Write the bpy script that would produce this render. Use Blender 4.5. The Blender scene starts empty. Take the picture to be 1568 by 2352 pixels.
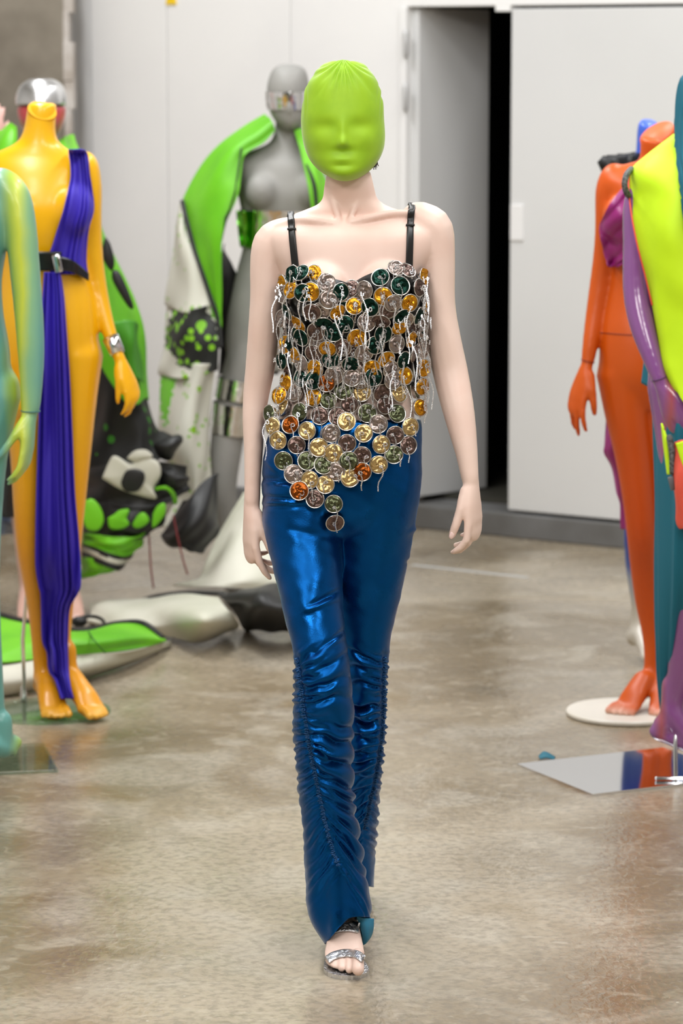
import bpy, bmesh, math, random
import numpy as np
from mathutils import Vector, Matrix, noise
from mathutils.bvhtree import BVHTree

random.seed(7); np.random.seed(7)
scene = bpy.context.scene
COL = scene.collection

# ------------------------------------------------------------------ camera
F, CX, CY = 7300.0, 784.0, 1176.0          # focal length and centre in pixels of the 1568 x 2352 frame
CAMZ = 1.86
PITCH = math.atan((1176 - 142) / F)
cam_d = bpy.data.cameras.new('camera')
cam = bpy.data.objects.new('camera', cam_d); COL.objects.link(cam)
cam_d.sensor_fit = 'VERTICAL'; cam_d.sensor_height = 36.0; cam_d.sensor_width = 24.0
cam_d.lens = F / 2352 * 36.0
cam.location = (0, 0, CAMZ); cam.rotation_euler = (math.pi / 2 - PITCH, 0, 0)
cam_d.clip_end = 100
cam_d.dof.use_dof = True; cam_d.dof.focus_distance = 6.5; cam_d.dof.aperture_fstop = 5.0
scene.camera = cam

# ------------------------------------------------------------------ world, lights, exposure
w = bpy.data.worlds.new('hall'); scene.world = w; w.use_nodes = True
w.node_tree.nodes['Background'].inputs[0].default_value = (0.93, 0.96, 1.0, 1)
w.node_tree.nodes['Background'].inputs[1].default_value = 0.05
cy = scene.cycles; cy.max_bounces = 5; cy.diffuse_bounces = 3; cy.glossy_bounces = 3; cy.transmission_bounces = 3; cy.transparent_max_bounces = 6; cy.caustics_reflective = False; cy.caustics_refractive = False
scene.view_settings.view_transform = 'Standard'
scene.view_settings.look = 'None'
scene.view_settings.exposure = 0.0
scene.view_settings.gamma = 1.0
scene.view_settings.use_curve_mapping = False

def area(name, loc, target, sx, sy, power, col=(1, 1, 1)):
    l = bpy.data.lights.new(name, 'AREA'); l.shape = 'RECTANGLE'; l.size = sx; l.size_y = sy
    l.energy = power; l.color = col
    o = bpy.data.objects.new(name, l); COL.objects.link(o); o.location = loc
    o.rotation_euler = (Vector(target) - Vector(loc)).to_track_quat('-Z', 'Y').to_euler()
    return o
area('runway_lamp', (-1.9, 1.0, 4.1), (0, 6.6, 1.1), 1.6, 0.9, 105, (1, 0.96, 0.91))
area('runway_lamp', (1.7, 1.0, 4.1), (0, 6.6, 1.1), 1.6, 0.9, 88, (1, 0.96, 0.91))
for yy, en, er in ((4.6, 62, 62), (7.4, 72, 68), (10.2, 106, 66), (12.0, 24, 0)):  # farthest strip, left side only, is an added fill brightening the white wall
    area('ceiling_and_fill_strip', (-1.3, yy, 4.3), (-1.3, yy, 0), 0.4, 2.0, en, (0.98, 0.99, 1.0))
    if er: area('ceiling_and_fill_strip', (1.5, yy, 4.3), (1.5, yy, 0), 0.4, 2.0, er, (0.98, 0.99, 1.0))

# ------------------------------------------------------------------ pixel -> place
RIGHT = Vector((1, 0, 0)); FWD = Vector((0, math.cos(PITCH), -math.sin(PITCH))); UP = Vector((0, math.sin(PITCH), math.cos(PITCH)))
CAM = Vector((0, 0, CAMZ))
def ray(px, py):
    return RIGHT * ((px - CX) / F) + UP * ((CY - py) / F) + FWD
def P(px, py, Y):
    d = ray(px, py); return CAM + d * (Y / d.y)
def FP(px, py, z=0.0):
    d = ray(px, py); return CAM + d * ((z - CAMZ) / d.z)
def proj(v):
    v = np.asarray(v, float) - np.array([0, 0, CAMZ])
    dep = v @ np.array(FWD); return CX + F * v[..., 0] / dep, CY - F * (v @ np.array(UP)) / dep
def mpp(Y): return Y / F

# ------------------------------------------------------------------ materials
def lin(c):
    return tuple((x / 12.92 if x <= 0.04045 else ((x + 0.055) / 1.055) ** 2.4) for x in [v / 255 for v in c]) + (1,)
MATS = {}
def mat(name, col, rough=0.5, metal=0.0, col2=None, nscale=6.0, ndetail=4, lo=0.4, hi=0.62, bump=0.0, bscale=40, rough2=None, coat=0.0, sheen=0.0, sub=0.0, spec=None, stretch=None, sheencol=None):
    if name in MATS: return MATS[name]
    m = bpy.data.materials.new(name); m.use_nodes = True; MATS[name] = m
    nt = m.node_tree; b = nt.nodes['Principled BSDF']
    b.inputs['Base Color'].default_value = lin(col); b.inputs['Roughness'].default_value = rough; b.inputs['Metallic'].default_value = metal
    if coat: b.inputs['Coat Weight'].default_value = coat; b.inputs['Coat Roughness'].default_value = 0.12
    if sheen:
        b.inputs['Sheen Weight'].default_value = sheen; b.inputs['Sheen Roughness'].default_value = 0.35
        if sheencol: b.inputs['Sheen Tint'].default_value = lin(sheencol)
    if sub:
        b.inputs['Subsurface Weight'].default_value = sub; b.inputs['Subsurface Radius'].default_value = (1.0, 0.4, 0.25); b.inputs['Subsurface Scale'].default_value = 0.008
    if spec is not None: b.inputs['Specular IOR Level'].default_value = spec
    tc = nt.nodes.new('ShaderNodeTexCoord'); mp = nt.nodes.new('ShaderNodeMapping')
    nt.links.new(tc.outputs['Object'], mp.inputs[0])
    if stretch: mp.inputs['Scale'].default_value = stretch
    if col2 is not None or rough2 is not None:
        n = nt.nodes.new('ShaderNodeTexNoise'); n.inputs['Scale'].default_value = nscale; n.inputs['Detail'].default_value = ndetail
        nt.links.new(mp.outputs[0], n.inputs['Vector'])
        r = nt.nodes.new('ShaderNodeMapRange'); r.inputs[1].default_value = lo; r.inputs[2].default_value = hi
        nt.links.new(n.outputs[0], r.inputs[0])
        if col2 is not None:
            mx = nt.nodes.new('ShaderNodeMix'); mx.data_type = 'RGBA'
            mx.inputs[6].default_value = lin(col); mx.inputs[7].default_value = lin(col2)
            nt.links.new(r.outputs[0], mx.inputs[0]); nt.links.new(mx.outputs[2], b.inputs['Base Color'])
        if rough2 is not None:
            rr = nt.nodes.new('ShaderNodeMapRange'); rr.inputs[3].default_value = rough; rr.inputs[4].default_value = rough2
            nt.links.new(r.outputs[0], rr.inputs[0]); nt.links.new(rr.outputs[0], b.inputs['Roughness'])
    if bump:
        n2 = nt.nodes.new('ShaderNodeTexNoise'); n2.inputs['Scale'].default_value = bscale; n2.inputs['Detail'].default_value = 4
        nt.links.new(mp.outputs[0], n2.inputs['Vector'])
        bp = nt.nodes.new('ShaderNodeBump'); bp.inputs['Strength'].default_value = bump; bp.inputs['Distance'].default_value = 0.01
        nt.links.new(n2.outputs[0], bp.inputs['Height']); nt.links.new(bp.outputs[0], b.inputs['Normal'])
    return m

def floor_mat():
    m = bpy.data.materials.new('polished_concrete'); m.use_nodes = True; nt = m.node_tree; b = nt.nodes['Principled BSDF']
    tc = nt.nodes.new('ShaderNodeTexCoord')
    def nz(s, d, dist=0.0, st=None):
        n = nt.nodes.new('ShaderNodeTexNoise'); n.inputs['Scale'].default_value = s; n.inputs['Detail'].default_value = d; n.inputs['Distortion'].default_value = dist
        if st:
            mp = nt.nodes.new('ShaderNodeMapping'); mp.inputs['Scale'].default_value = st; nt.links.new(tc.outputs['Object'], mp.inputs[0]); nt.links.new(mp.outputs[0], n.inputs['Vector'])
        else: nt.links.new(tc.outputs['Object'], n.inputs['Vector'])
        return n
    def rng(s, a, b_, c=0.0, d=1.0):
        r = nt.nodes.new('ShaderNodeMapRange'); r.inputs[1].default_value = a; r.inputs[2].default_value = b_; r.inputs[3].default_value = c; r.inputs[4].default_value = d
        nt.links.new(s.outputs[0], r.inputs[0]); return r
    def mix(fac, a, b_):
        x = nt.nodes.new('ShaderNodeMix'); x.data_type = 'RGBA'; nt.links.new(fac.outputs[0], x.inputs[0])
        for i, v in ((6, a), (7, b_)):
            if isinstance(v, tuple): x.inputs[i].default_value = v
            else: nt.links.new(v.outputs[2], x.inputs[i])
        return x
    big = mix(rng(nz(0.8, 7, 0.9), 0.40, 0.60), lin((170, 157, 136)), lin((128, 112, 87)))
    mid = mix(rng(nz(3.2, 8, 0.8), 0.5, 0.66, 0, 0.7), big, lin((176, 167, 151)))
    dk = mix(rng(nz(2.1, 5, 1.2, (1, 0.6, 1)), 0.60, 0.74, 0, 0.6), mid, lin((108, 96, 76)))
    fine0 = mix(rng(nz(45, 5), 0.45, 0.62, 0, 0.42), dk, lin((112, 103, 88)))
    pale = mix(rng(nz(17, 6, 1.0), 0.54, 0.70, 0, 0.34), fine0, lin((192, 181, 161)))
    fine = mix(rng(nz(1.7, 3, 0.4, (1.4, 1, 1)), 0.62, 0.72, 0, 0.45), pale, lin((128, 106, 66)))
    sp = nt.nodes.new('ShaderNodeTexVoronoi'); sp.inputs['Scale'].default_value = 9; nt.links.new(tc.outputs['Object'], sp.inputs['Vector'])
    spots = mix(rng(sp, 0.035, 0.02, 0, 0.6), fine, lin((214, 208, 196)))
    scr = mix(rng(nz(9, 4, 3.5, (0.7, 1.6, 1)), 0.68, 0.72, 0, 0.22), spots, lin((205, 198, 184)))
    nt.links.new(scr.outputs[2], b.inputs['Base Color'])
    rr = rng(nz(2.4, 7, 0.5), 0.35, 0.68, 0.12, 0.36); nt.links.new(rr.outputs[0], b.inputs['Roughness'])
    n1 = nz(60, 6, 0.6, (1, 0.6, 1)); bp = nt.nodes.new('ShaderNodeBump'); bp.inputs['Strength'].default_value = 0.4; bp.inputs['Distance'].default_value = 0.004
    nt.links.new(n1.outputs[0], bp.inputs['Height']); nt.links.new(bp.outputs[0], b.inputs['Normal'])
    b.inputs['Specular IOR Level'].default_value = 0.6
    return m

def band_mat(name, base, stops, axis, rough=0.35, noise_amt=0.15, nscale=5.0, coat=0.2):
    """painted surface whose colour changes along an object axis (sprayed paint); stops = [(pos, colour)]"""
    m = bpy.data.materials.new(name); m.use_nodes = True; nt = m.node_tree; b = nt.nodes['Principled BSDF']; MATS[name] = m
    tc = nt.nodes.new('ShaderNodeTexCoord'); sx = nt.nodes.new('ShaderNodeSeparateXYZ'); nt.links.new(tc.outputs['Object'], sx.inputs[0])
    n = nt.nodes.new('ShaderNodeTexNoise'); n.inputs['Scale'].default_value = nscale; n.inputs['Detail'].default_value = 3; nt.links.new(tc.outputs['Object'], n.inputs['Vector'])
    ma = nt.nodes.new('ShaderNodeMath'); ma.operation = 'MULTIPLY_ADD'; ma.inputs[1].default_value = noise_amt; nt.links.new(n.outputs[0], ma.inputs[0]); nt.links.new(sx.outputs[axis], ma.inputs[2])
    lo, hi = stops[0][0], stops[-1][0]
    r = nt.nodes.new('ShaderNodeMapRange'); r.inputs[1].default_value = lo; r.inputs[2].default_value = hi; nt.links.new(ma.outputs[0], r.inputs[0])
    cr = nt.nodes.new('ShaderNodeValToRGB'); nt.links.new(r.outputs[0], cr.inputs[0])
    el = cr.color_ramp.elements
    while len(el) > 1: el.remove(el[0])
    for i, (p, c) in enumerate(stops):
        e = el[0] if i == 0 else el.new((p - lo) / (hi - lo))
        e.position = (p - lo) / (hi - lo); e.color = lin(c)
    nt.links.new(cr.outputs[0], b.inputs['Base Color']); b.inputs['Roughness'].default_value = rough; b.inputs['Coat Weight'].default_value = coat; b.inputs['Coat Roughness'].default_value = 0.15
    return m

def splat_mat(name, base, c1, c2, s1=9, s2=22, t1=0.3, t2=0.28, mask=0.5, rough=0.6):
    """cloth printed with round paint splats of two colours, clustered by a slow noise"""
    m = bpy.data.materials.new(name); m.use_nodes = True; nt = m.node_tree; b = nt.nodes['Principled BSDF']; MATS[name] = m
    tc = nt.nodes.new('ShaderNodeTexCoord')
    def vor(s):
        v = nt.nodes.new('ShaderNodeTexVoronoi'); v.inputs['Scale'].default_value = s; nt.links.new(tc.outputs['Object'], v.inputs['Vector']); return v
    n = nt.nodes.new('ShaderNodeTexNoise'); n.inputs['Scale'].default_value = 3.5; nt.links.new(tc.outputs['Object'], n.inputs['Vector'])
    def less(s, t):
        a = nt.nodes.new('ShaderNodeMath'); a.operation = 'LESS_THAN'; a.inputs[1].default_value = t; nt.links.new(s.outputs[0], a.inputs[0]); return a
    g = nt.nodes.new('ShaderNodeMath'); g.operation = 'GREATER_THAN'; g.inputs[1].default_value = mask; nt.links.new(n.outputs[0], g.inputs[0])
    a1 = nt.nodes.new('ShaderNodeMath'); a1.operation = 'MULTIPLY'; nt.links.new(less(vor(s1), t1).outputs[0], a1.inputs[0]); nt.links.new(g.outputs[0], a1.inputs[1])
    x1 = nt.nodes.new('ShaderNodeMix'); x1.data_type = 'RGBA'; x1.inputs[6].default_value = lin(base); x1.inputs[7].default_value = lin(c1); nt.links.new(a1.outputs[0], x1.inputs[0])
    x2 = nt.nodes.new('ShaderNodeMix'); x2.data_type = 'RGBA'; x2.inputs[7].default_value = lin(c2); nt.links.new(x1.outputs[2], x2.inputs[6])
    a2 = nt.nodes.new('ShaderNodeMath'); a2.operation = 'MULTIPLY'; nt.links.new(less(vor(s2), t2).outputs[0], a2.inputs[0]); nt.links.new(g.outputs[0], a2.inputs[1])
    nt.links.new(a2.outputs[0], x2.inputs[0]); nt.links.new(x2.outputs[2], b.inputs['Base Color']); b.inputs['Roughness'].default_value = rough
    return m

# ------------------------------------------------------------------ objects
OFF = {}
def thing(name, label, cat, loc=(0, 0, 0), group=None):
    o = bpy.data.objects.new(name, None); COL.objects.link(o); o.location = loc; o.empty_display_size = 0.1
    o['label'] = label; o['category'] = cat
    if group: o['group'] = group
    OFF[o.name] = Vector(loc); return o
def add(name, V, Fc, m, parent=None, smooth=True, thick=0.0, off=0.0, label=None, kind=None, cat=None, group=None):
    L = OFF[parent.name] if parent is not None else Vector((0, 0, 0))
    me = bpy.data.meshes.new(name)
    V = np.asarray([tuple(v) for v in V] if not isinstance(V, np.ndarray) else V, float) - np.array(L)
    me.from_pydata(V.tolist(), [], [tuple(int(i) for i in f) for f in Fc]); me.update()
    ms = m if isinstance(m, (list, tuple)) else [m]
    for x in ms: me.materials.append(x)
    if smooth: me.polygons.foreach_set('use_smooth', [True] * len(me.polygons))
    o = bpy.data.objects.new(name, me); COL.objects.link(o)
    if parent is not None: o.parent = parent
    OFF[o.name] = L
    if thick:
        s = o.modifiers.new('thickness', 'SOLIDIFY'); s.thickness = thick; s.offset = off
    if label: o['label'] = label
    if kind: o['kind'] = kind
    if cat: o['category'] = cat
    if group: o['group'] = group
    return o

class MB:
    def __init__(s): s.V = []; s.F = []
    def merge(s, V, Fc):
        b = len(s.V); s.V += [tuple(v) for v in V]; s.F += [tuple(i + b for i in f) for f in Fc]; return s
    def box(s, c, sx, sy, sz, ax=None, bev=0.0):
        ax = ax or (Vector((1, 0, 0)), Vector((0, 1, 0)), Vector((0, 0, 1))); c = Vector(c); bm = bmesh.new()
        bmesh.ops.create_cube(bm, size=1.0)
        for v in bm.verts: v.co = Vector((v.co.x * sx, v.co.y * sy, v.co.z * sz))
        if bev: bmesh.ops.bevel(bm, geom=bm.edges[:], offset=bev, segments=2, affect='EDGES', profile=0.5)
        V = [c + ax[0] * v.co.x + ax[1] * v.co.y + ax[2] * v.co.z for v in bm.verts]
        bm.verts.index_update(); Fc = [[v.index for v in f.verts] for f in bm.faces]; bm.free(); return s.merge(V, Fc)
    def rings(s, R, cap=True):
        n = len(R[0]); V = [p for r in R for p in r]; Fc = []
        for i in range(len(R) - 1):
            for j in range(n):
                k = (j + 1) % n; Fc.append((i * n + j, i * n + k, (i + 1) * n + k, (i + 1) * n + j))
        if cap: Fc.append(tuple(range(n))[::-1]); Fc.append(tuple(range((len(R) - 1) * n, len(R) * n)))
        return s.merge(V, Fc)
    def tube(s, pts, rad, n=12, flat=None, cap=True, round_end=True):
        """pts: Vectors; rad: r or (ra, rb); flat: direction of the rb half-axis"""
        pts = [Vector(p) for p in pts]; rad = [r if isinstance(r, tuple) else (r, r) for r in rad]
        if round_end:
            d0 = (pts[0] - pts[1]).normalized(); d1 = (pts[-1] - pts[-2]).normalized()
            a, b = rad[0], rad[-1]; k = 0.6
            pre = [(pts[0] + d0 * max(a) * q, (a[0] * h, a[1] * h)) for q, h in ((0.98, .2), (.8, .6), (.45, .89))]
            post = [(pts[-1] + d1 * max(b) * q, (b[0] * h, b[1] * h)) for q, h in ((.45, .89), (.8, .6), (.98, .2))]
            pts = [p for p, _ in pre] + pts + [p for p, _ in post]; rad = [r for _, r in pre] + rad + [r for _, r in post]
        R = []; ref = Vector(flat) if flat is not None else None; prev = None
        for i, p in enumerate(pts):
            t = (pts[min(i + 1, len(pts) - 1)] - pts[max(i - 1, 0)]).normalized()
            if ref is not None: v = ref - t * ref.dot(t)
            elif prev is None: v = Vector((0, 1, 0.01)); v = v - t * v.dot(t)
            else: v = prev - t * prev.dot(t)
            v.normalize(); prev = v; u = v.cross(t)
            R.append([p + u * (rad[i][0] * math.cos(2 * math.pi * j / n)) + v * (rad[i][1] * math.sin(2 * math.pi * j / n)) for j in range(n)])
        return s.rings(R, cap)
    def ellipsoid(s, c, rx, ry, rz, M=None, n=16):
        c = Vector(c); R = []
        for i in range(1, n):
            a = math.pi * i / n
            r = []
            for j in range(n):
                q = 2 * math.pi * j / n; v = Vector((rx * math.sin(a) * math.cos(q), ry * math.sin(a) * math.sin(q), rz * math.cos(a)))
                r.append(c + (M @ v if M else v))
            R.append(r)
        return s.rings(R)
    def torso(s, rows, Yc, n=40, pw=2.25):
        """rows: (py, xl, xr, front, back[, dY]) -> horizontal rings around Yc"""
        R = []
        for row in rows:
            py, xl, xr, f, b = row[:5]; dy = row[5] if len(row) > 5 else 0.0; Y = Yc + dy
            a, c = P(xl, py, Y), P(xr, py, Y); mid = (a + c) / 2; hw = (c.x - a.x) / 2; r = []
            for j in range(n):
                q = 2 * math.pi * j / n; cs, sn = math.cos(q), math.sin(q)
                ex = math.copysign(abs(cs) ** (2 / pw), cs); ey = math.copysign(abs(sn) ** (2 / pw), sn)
                r.append(mid + Vector((hw * ex, (b if ey > 0 else f) * ey, 0)))
            R.append(r)
        R = R[::-1] if R[0][0].z > R[-1][0].z else R
        return s.rings(R)
    def out(s, name, m, parent=None, **k): return add(name, s.V, s.F, m, parent, **k)

def dense(rows, k=4):
    """Catmull-Rom through rows of numbers"""
    w_ = max(len(r) for r in rows); A = np.array([tuple(r) + (0.0,) * (w_ - len(r)) for r in rows], float); n = len(A); o = []
    for i in range(n - 1):
        p0, p1, p2, p3 = A[max(i - 1, 0)], A[i], A[i + 1], A[min(i + 2, n - 1)]
        for j in range(k):
            t = j / k
            o.append(0.5 * (2 * p1 + (p2 - p0) * t + (2 * p0 - 5 * p1 + 4 * p2 - p3) * t * t + (3 * p1 - p0 - 3 * p2 + p3) * t ** 3))
    o.append(A[-1]); return [tuple(r) for r in o]
def dpts(pts, k=4): return [Vector(p) for p in dense([tuple(p) for p in pts], k)]

def limb(mb, L, Yf=None, n=14, k=3):
    """L: (px, py, Y, r) or (px, py, Y, rx, ry)"""
    rows = [tuple(P(l[0], l[1], l[2])) + (l[3], l[4] if len(l) > 4 else l[3]) for l in L]
    d = dense(rows, k)
    mb.tube([Vector(r[:3]) for r in d], [(r[3], r[4]) for r in d], n=n, flat=(0, 1, 0))

def remesh(mb, voxel, smooth=8, keep=None, keepfac=0.25):
    """union of the overlapping closed shells as one continuous surface, then smoothed"""
    me = bpy.data.meshes.new('tmp'); me.from_pydata([tuple(v) for v in mb.V], [], mb.F)
    bm = bmesh.new(); bm.from_mesh(me); bmesh.ops.recalc_face_normals(bm, faces=bm.faces); bm.to_mesh(me); bm.free()
    o = bpy.data.objects.new('tmp', me); COL.objects.link(o)
    r = o.modifiers.new('r', 'REMESH'); r.mode = 'VOXEL'; r.voxel_size = voxel
    ev = o.evaluated_get(bpy.context.evaluated_depsgraph_get()); m2 = ev.to_mesh()
    V = np.empty(len(m2.vertices) * 3); m2.vertices.foreach_get('co', V); V = V.reshape(-1, 3)
    E = np.empty(len(m2.edges) * 2, dtype=np.int64); m2.edges.foreach_get('vertices', E); E = E.reshape(-1, 2)
    nl = len(m2.loops); lv = np.empty(nl, dtype=np.int64); m2.loops.foreach_get('vertex_index', lv)
    ls = np.empty(len(m2.polygons), dtype=np.int64); m2.polygons.foreach_get('loop_start', ls)
    Fc = [lv[a:b] for a, b in zip(ls, list(ls[1:]) + [nl])]
    ev.to_mesh_clear(); bpy.data.objects.remove(o); bpy.data.meshes.remove(me)
    V = smooth_np(V, E, smooth, keep(V) if keep else None)
    return V, Fc, E
def smooth_np(V, E, it, wts=None):
    n = len(V); deg = np.bincount(E.ravel(), minlength=n).astype(float)
    wts = np.ones(n) if wts is None else wts
    for i in range(it):
        for fac in (0.6, -0.3 if i % 2 else 0.0):
            if fac == 0.0: continue
            S = np.stack([np.bincount(E[:, 0], V[E[:, 1], c], n) + np.bincount(E[:, 1], V[E[:, 0], c], n) for c in range(3)], 1)
            V = V + (S / deg[:, None] - V) * (fac * wts)[:, None]
    return V
def vnormals(V, Fc):
    me = bpy.data.meshes.new('n'); me.from_pydata(V.tolist(), [], [tuple(f) for f in Fc]); me.update()
    N = np.empty(len(V) * 3); me.vertices.foreach_get('normal', N); bpy.data.meshes.remove(me); return N.reshape(-1, 3)
def bvh(V, Fc): return BVHTree.FromPolygons([tuple(v) for v in V], [tuple(int(i) for i in f) for f in Fc])
def hit(b, px, py, eps=0.0):
    d = ray(px, py).normalized(); h = b.ray_cast(CAM, d)
    if h[0] is None: return None
    return h[0] - d * eps, h[1]

def sheet(ctrl, nu=40, nv=40, pleats=0, amp=0.0, wob=0.0, fn=None, seed=0, pw=1.0, world=False):
    """ctrl: rows of (px,py,Y) control points (same count per row) -> smooth grid of cloth"""
    G = [[(Vector(c) if world else P(*c)) for c in row] for row in ctrl]
    rowsd = [dense([tuple(p) for p in row], 8) for row in G]
    def res(rows, n):
        A = np.array(rows); t = np.linspace(0, len(A) - 1, n); i = np.minimum(t.astype(int), len(A) - 2); f = (t - i)
        f = f.reshape(-1, *([1] * (A.ndim - 1))); return A[i] * (1 - f) + A[i + 1] * f
    A = np.array([res(r, nu) for r in rowsd])                    # rows x nu x 3
    cols = [dense([tuple(p) for p in A[:, j]], 8) for j in range(nu)]
    G2 = np.stack([res(c, nv) for c in cols], 1)                 # nv x nu x 3
    du = np.gradient(G2, axis=1); dv = np.gradient(G2, axis=0); N = np.cross(du, dv); N /= np.linalg.norm(N, axis=2, keepdims=True) + 1e-9
    u = np.linspace(0, 1, nu)[None, :]; v = np.linspace(0, 1, nv)[:, None]
    h = np.zeros((nv, nu))
    if pleats:
        ph = 2 * np.pi * pleats * (u + 0.03 * np.sin(5 * v + seed) + 0.02 * np.sin(11 * u + 3 * seed)) + seed
        h += amp * (np.abs(np.sin(ph / 2)) ** pw * 2 - 1) * np.minimum(1, 6 * np.minimum(u, 1 - u) + 0.35)
    if wob: h += wob * (np.sin(7 * u + 5 * v + seed) + np.sin(4 * u - 9 * v + 2 * seed) + 0.6 * np.sin(15 * u + 11 * v + 3 * seed)) / 2
    if fn is not None: h += fn(u, v)
    G2 = G2 + N * h[..., None]
    V = G2.reshape(-1, 3); Fc = [(i * nu + j, i * nu + j + 1, (i + 1) * nu + j + 1, (i + 1) * nu + j) for i in range(nv - 1) for j in range(nu - 1)]
    return V, Fc

def drape(rows, tree, off, Yd, nu=40, nv=60, pleats=0, amp=0.0, wob=0.0, seed=0, sm=6, pw=1.0, fn=None):
    """cloth laid over a body: px outline rows (py, xl, xr), depth taken from the body's surface"""
    d = dense(rows, 8); A = np.array(d); t = np.linspace(0, len(A) - 1, nv); i = np.minimum(t.astype(int), len(A) - 2); f = (t - i)[:, None]; A = A[i] * (1 - f) + A[i + 1] * f
    Y = np.full((nv, nu), np.nan); X = np.zeros((nv, nu)); PY = np.zeros((nv, nu))
    for a in range(nv):
        for c in range(nu):
            px = A[a, 1] + (A[a, 2] - A[a, 1]) * c / (nu - 1); py = A[a, 0]; X[a, c] = px; PY[a, c] = py
            h = hit(tree, px, py)
            if h: Y[a, c] = h[0].y
    ref = Yd if np.isscalar(Yd) else np.array(Yd)
    lim = np.where(np.isnan(Y), 99, Y); Y = np.where(np.isnan(Y), ref, Y)
    Y = np.minimum(Y, ref + 0.25)
    for _ in range(sm):
        Q = np.pad(Y, 1, mode='edge'); Y = (Q[:-2, 1:-1] + Q[2:, 1:-1] + Q[1:-1, :-2] + Q[1:-1, 2:]) / 4; Y = np.minimum(Y, lim)
    u = np.linspace(0, 1, nu)[None, :]; v = np.linspace(0, 1, nv)[:, None]; h = np.zeros((nv, nu))
    if pleats:
        ph = 2 * np.pi * pleats * (u + 0.035 * np.sin(5 * v + seed) + 0.055 * np.sin(8 * u + 1.2 + 3 * seed) + 0.03 * np.sin(3 * v + 6 * u)) + seed
        h += amp * (np.abs(np.sin(ph / 2)) ** pw * 2) * (0.65 + 0.45 * np.sin(9 * u + 2.2 * v + seed))
    if wob: h += wob * (1 + np.sin(7 * u + 5 * v + seed) * np.sin(4 * u - 9 * v + 2 * seed))
    if fn is not None: h = h + fn(u, v)
    V = np.array([[tuple(P(X[a, c], PY[a, c], Y[a, c] - off - h[a, c])) for c in range(nu)] for a in range(nv)]).reshape(-1, 3)
    Fc = [(i * nu + j, i * nu + j + 1, (i + 1) * nu + j + 1, (i + 1) * nu + j) for i in range(nv - 1) for j in range(nu - 1)]
    return V, Fc

def ring_band(tree_rows, Yc, grow=0.004, n=48, wrinkle=0.0, pw=2.25):
    """a band wrapped round a torso/limb: same rows as torso() slightly larger"""
    mb = MB(); g = []
    for r in tree_rows:
        k = grow / mpp(Yc); g.append((r[0], r[1] - k, r[2] + k, r[3] + grow, r[4] + grow) + tuple(r[5:]))
    m2 = MB(); m2.torso(g, Yc, n=n, pw=pw); V = np.array(m2.V)
    if wrinkle: V = V + wrinkle * (np.random.rand(*V.shape) - 0.5)
    return V, [f for f in m2.F if len(f) == 4]

def hand(mb, wrist, u, n, th, size=0.18, wrist_r=(0.02, 0.015), curl=(0.35, 0.5, 0.35), spread=0.05, thumb=(0.55, 0.12), nails=None, fcurl=None):
    """u: along the hand, n: palm normal (fingers curl towards it), th: thumb side"""
    wrist = Vector(wrist); u = Vector(u).normalized(); n = Vector(n); n = (n - u * n.dot(u)).normalized(); th0 = Vector(th)
    w_ = u.cross(n).normalized(); w_ = w_ if w_.dot(th0) > 0 else -w_
    s = size / 0.18
    def L(a, b, c): return wrist + u * (a * s) + w_ * (b * s) + n * (c * s)
    mb.tube([L(-.03, 0, 0), L(0, 0, 0), L(.025, .002, 0), L(.05, .002, .001), L(.078, 0, .002), L(.092, -.002, .003)],
            [(wrist_r[0], wrist_r[1]), (wrist_r[0], wrist_r[1]), (.026 * s, .0155 * s), (.033 * s, .0145 * s), (.036 * s, .0125 * s), (.034 * s, .010 * s)], n=16, flat=n)
    mb.ellipsoid(L(.038, .018, .008), .014 * s, .012 * s, .026 * s, Matrix((w_, n, u)).transposed())
    mb.ellipsoid(L(.04, -.02, .006), .012 * s, .010 * s, .028 * s, Matrix((w_, n, u)).transposed())
    tips = []
    for i, (b, a0, ln, r) in enumerate(((.0265, .088, .072, .0085), (.009, .093, .080, .0088), (-.0085, .090, .074, .0084), (-.025, .082, .058, .0074))):
        cc = fcurl[i] if fcurl else curl
        ang = 0.05; p = L(a0 - .02, b * .92, .002); pts = [p, L(a0, b, .003)]; rad = [r * s * 1.02, r * s * 1.06]
        d0 = (1.5 - i) * spread
        for k, (seg, c) in enumerate(zip((.45, .31, .24), cc)):
            ang += c; d = (u * math.cos(ang) + n * math.sin(ang)) + w_ * d0 * math.cos(ang); d.normalize()
            m = pts[-1] + d * (ln * s * seg * .5); e = pts[-1] + d * (ln * s * seg)
            pts += [m, e]; rr = r * s * (0.97, .9, .78)[k]; rad += [rr, rr * (1.0, .98, .86)[k]]
        mb.tube(pts, rad, n=10); tips.append((pts[-1], d, n * math.cos(ang) - u * math.sin(ang), rad[-1]))
    a, c = thumb
    d1 = (u * math.cos(a) + w_ * math.sin(a) + n * c).normalized(); d2 = (u * math.cos(a * .55) + w_ * math.sin(a * .5) + n * (c + .18)).normalized(); d3 = (u * math.cos(a * .3) + w_ * math.sin(a * .15) + n * (c + .3)).normalized()
    p0 = L(.018, .016, .006); p1 = p0 + d1 * .040 * s; p2 = p1 + d2 * .034 * s; p3 = p2 + d3 * .024 * s
    mb.tube([p0, (p0 + p1) / 2, p1, (p1 + p2) / 2, p2, (p2 + p3) / 2, p3], [.013 * s, .0125 * s, .0108 * s, .0098 * s, .0098 * s, .0094 * s, .0078 * s], n=10)
    tips.append((p3, d3, -w_ * .3 + n * .2 - th0 * 0, .0085 * s)); return tips, w_

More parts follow.
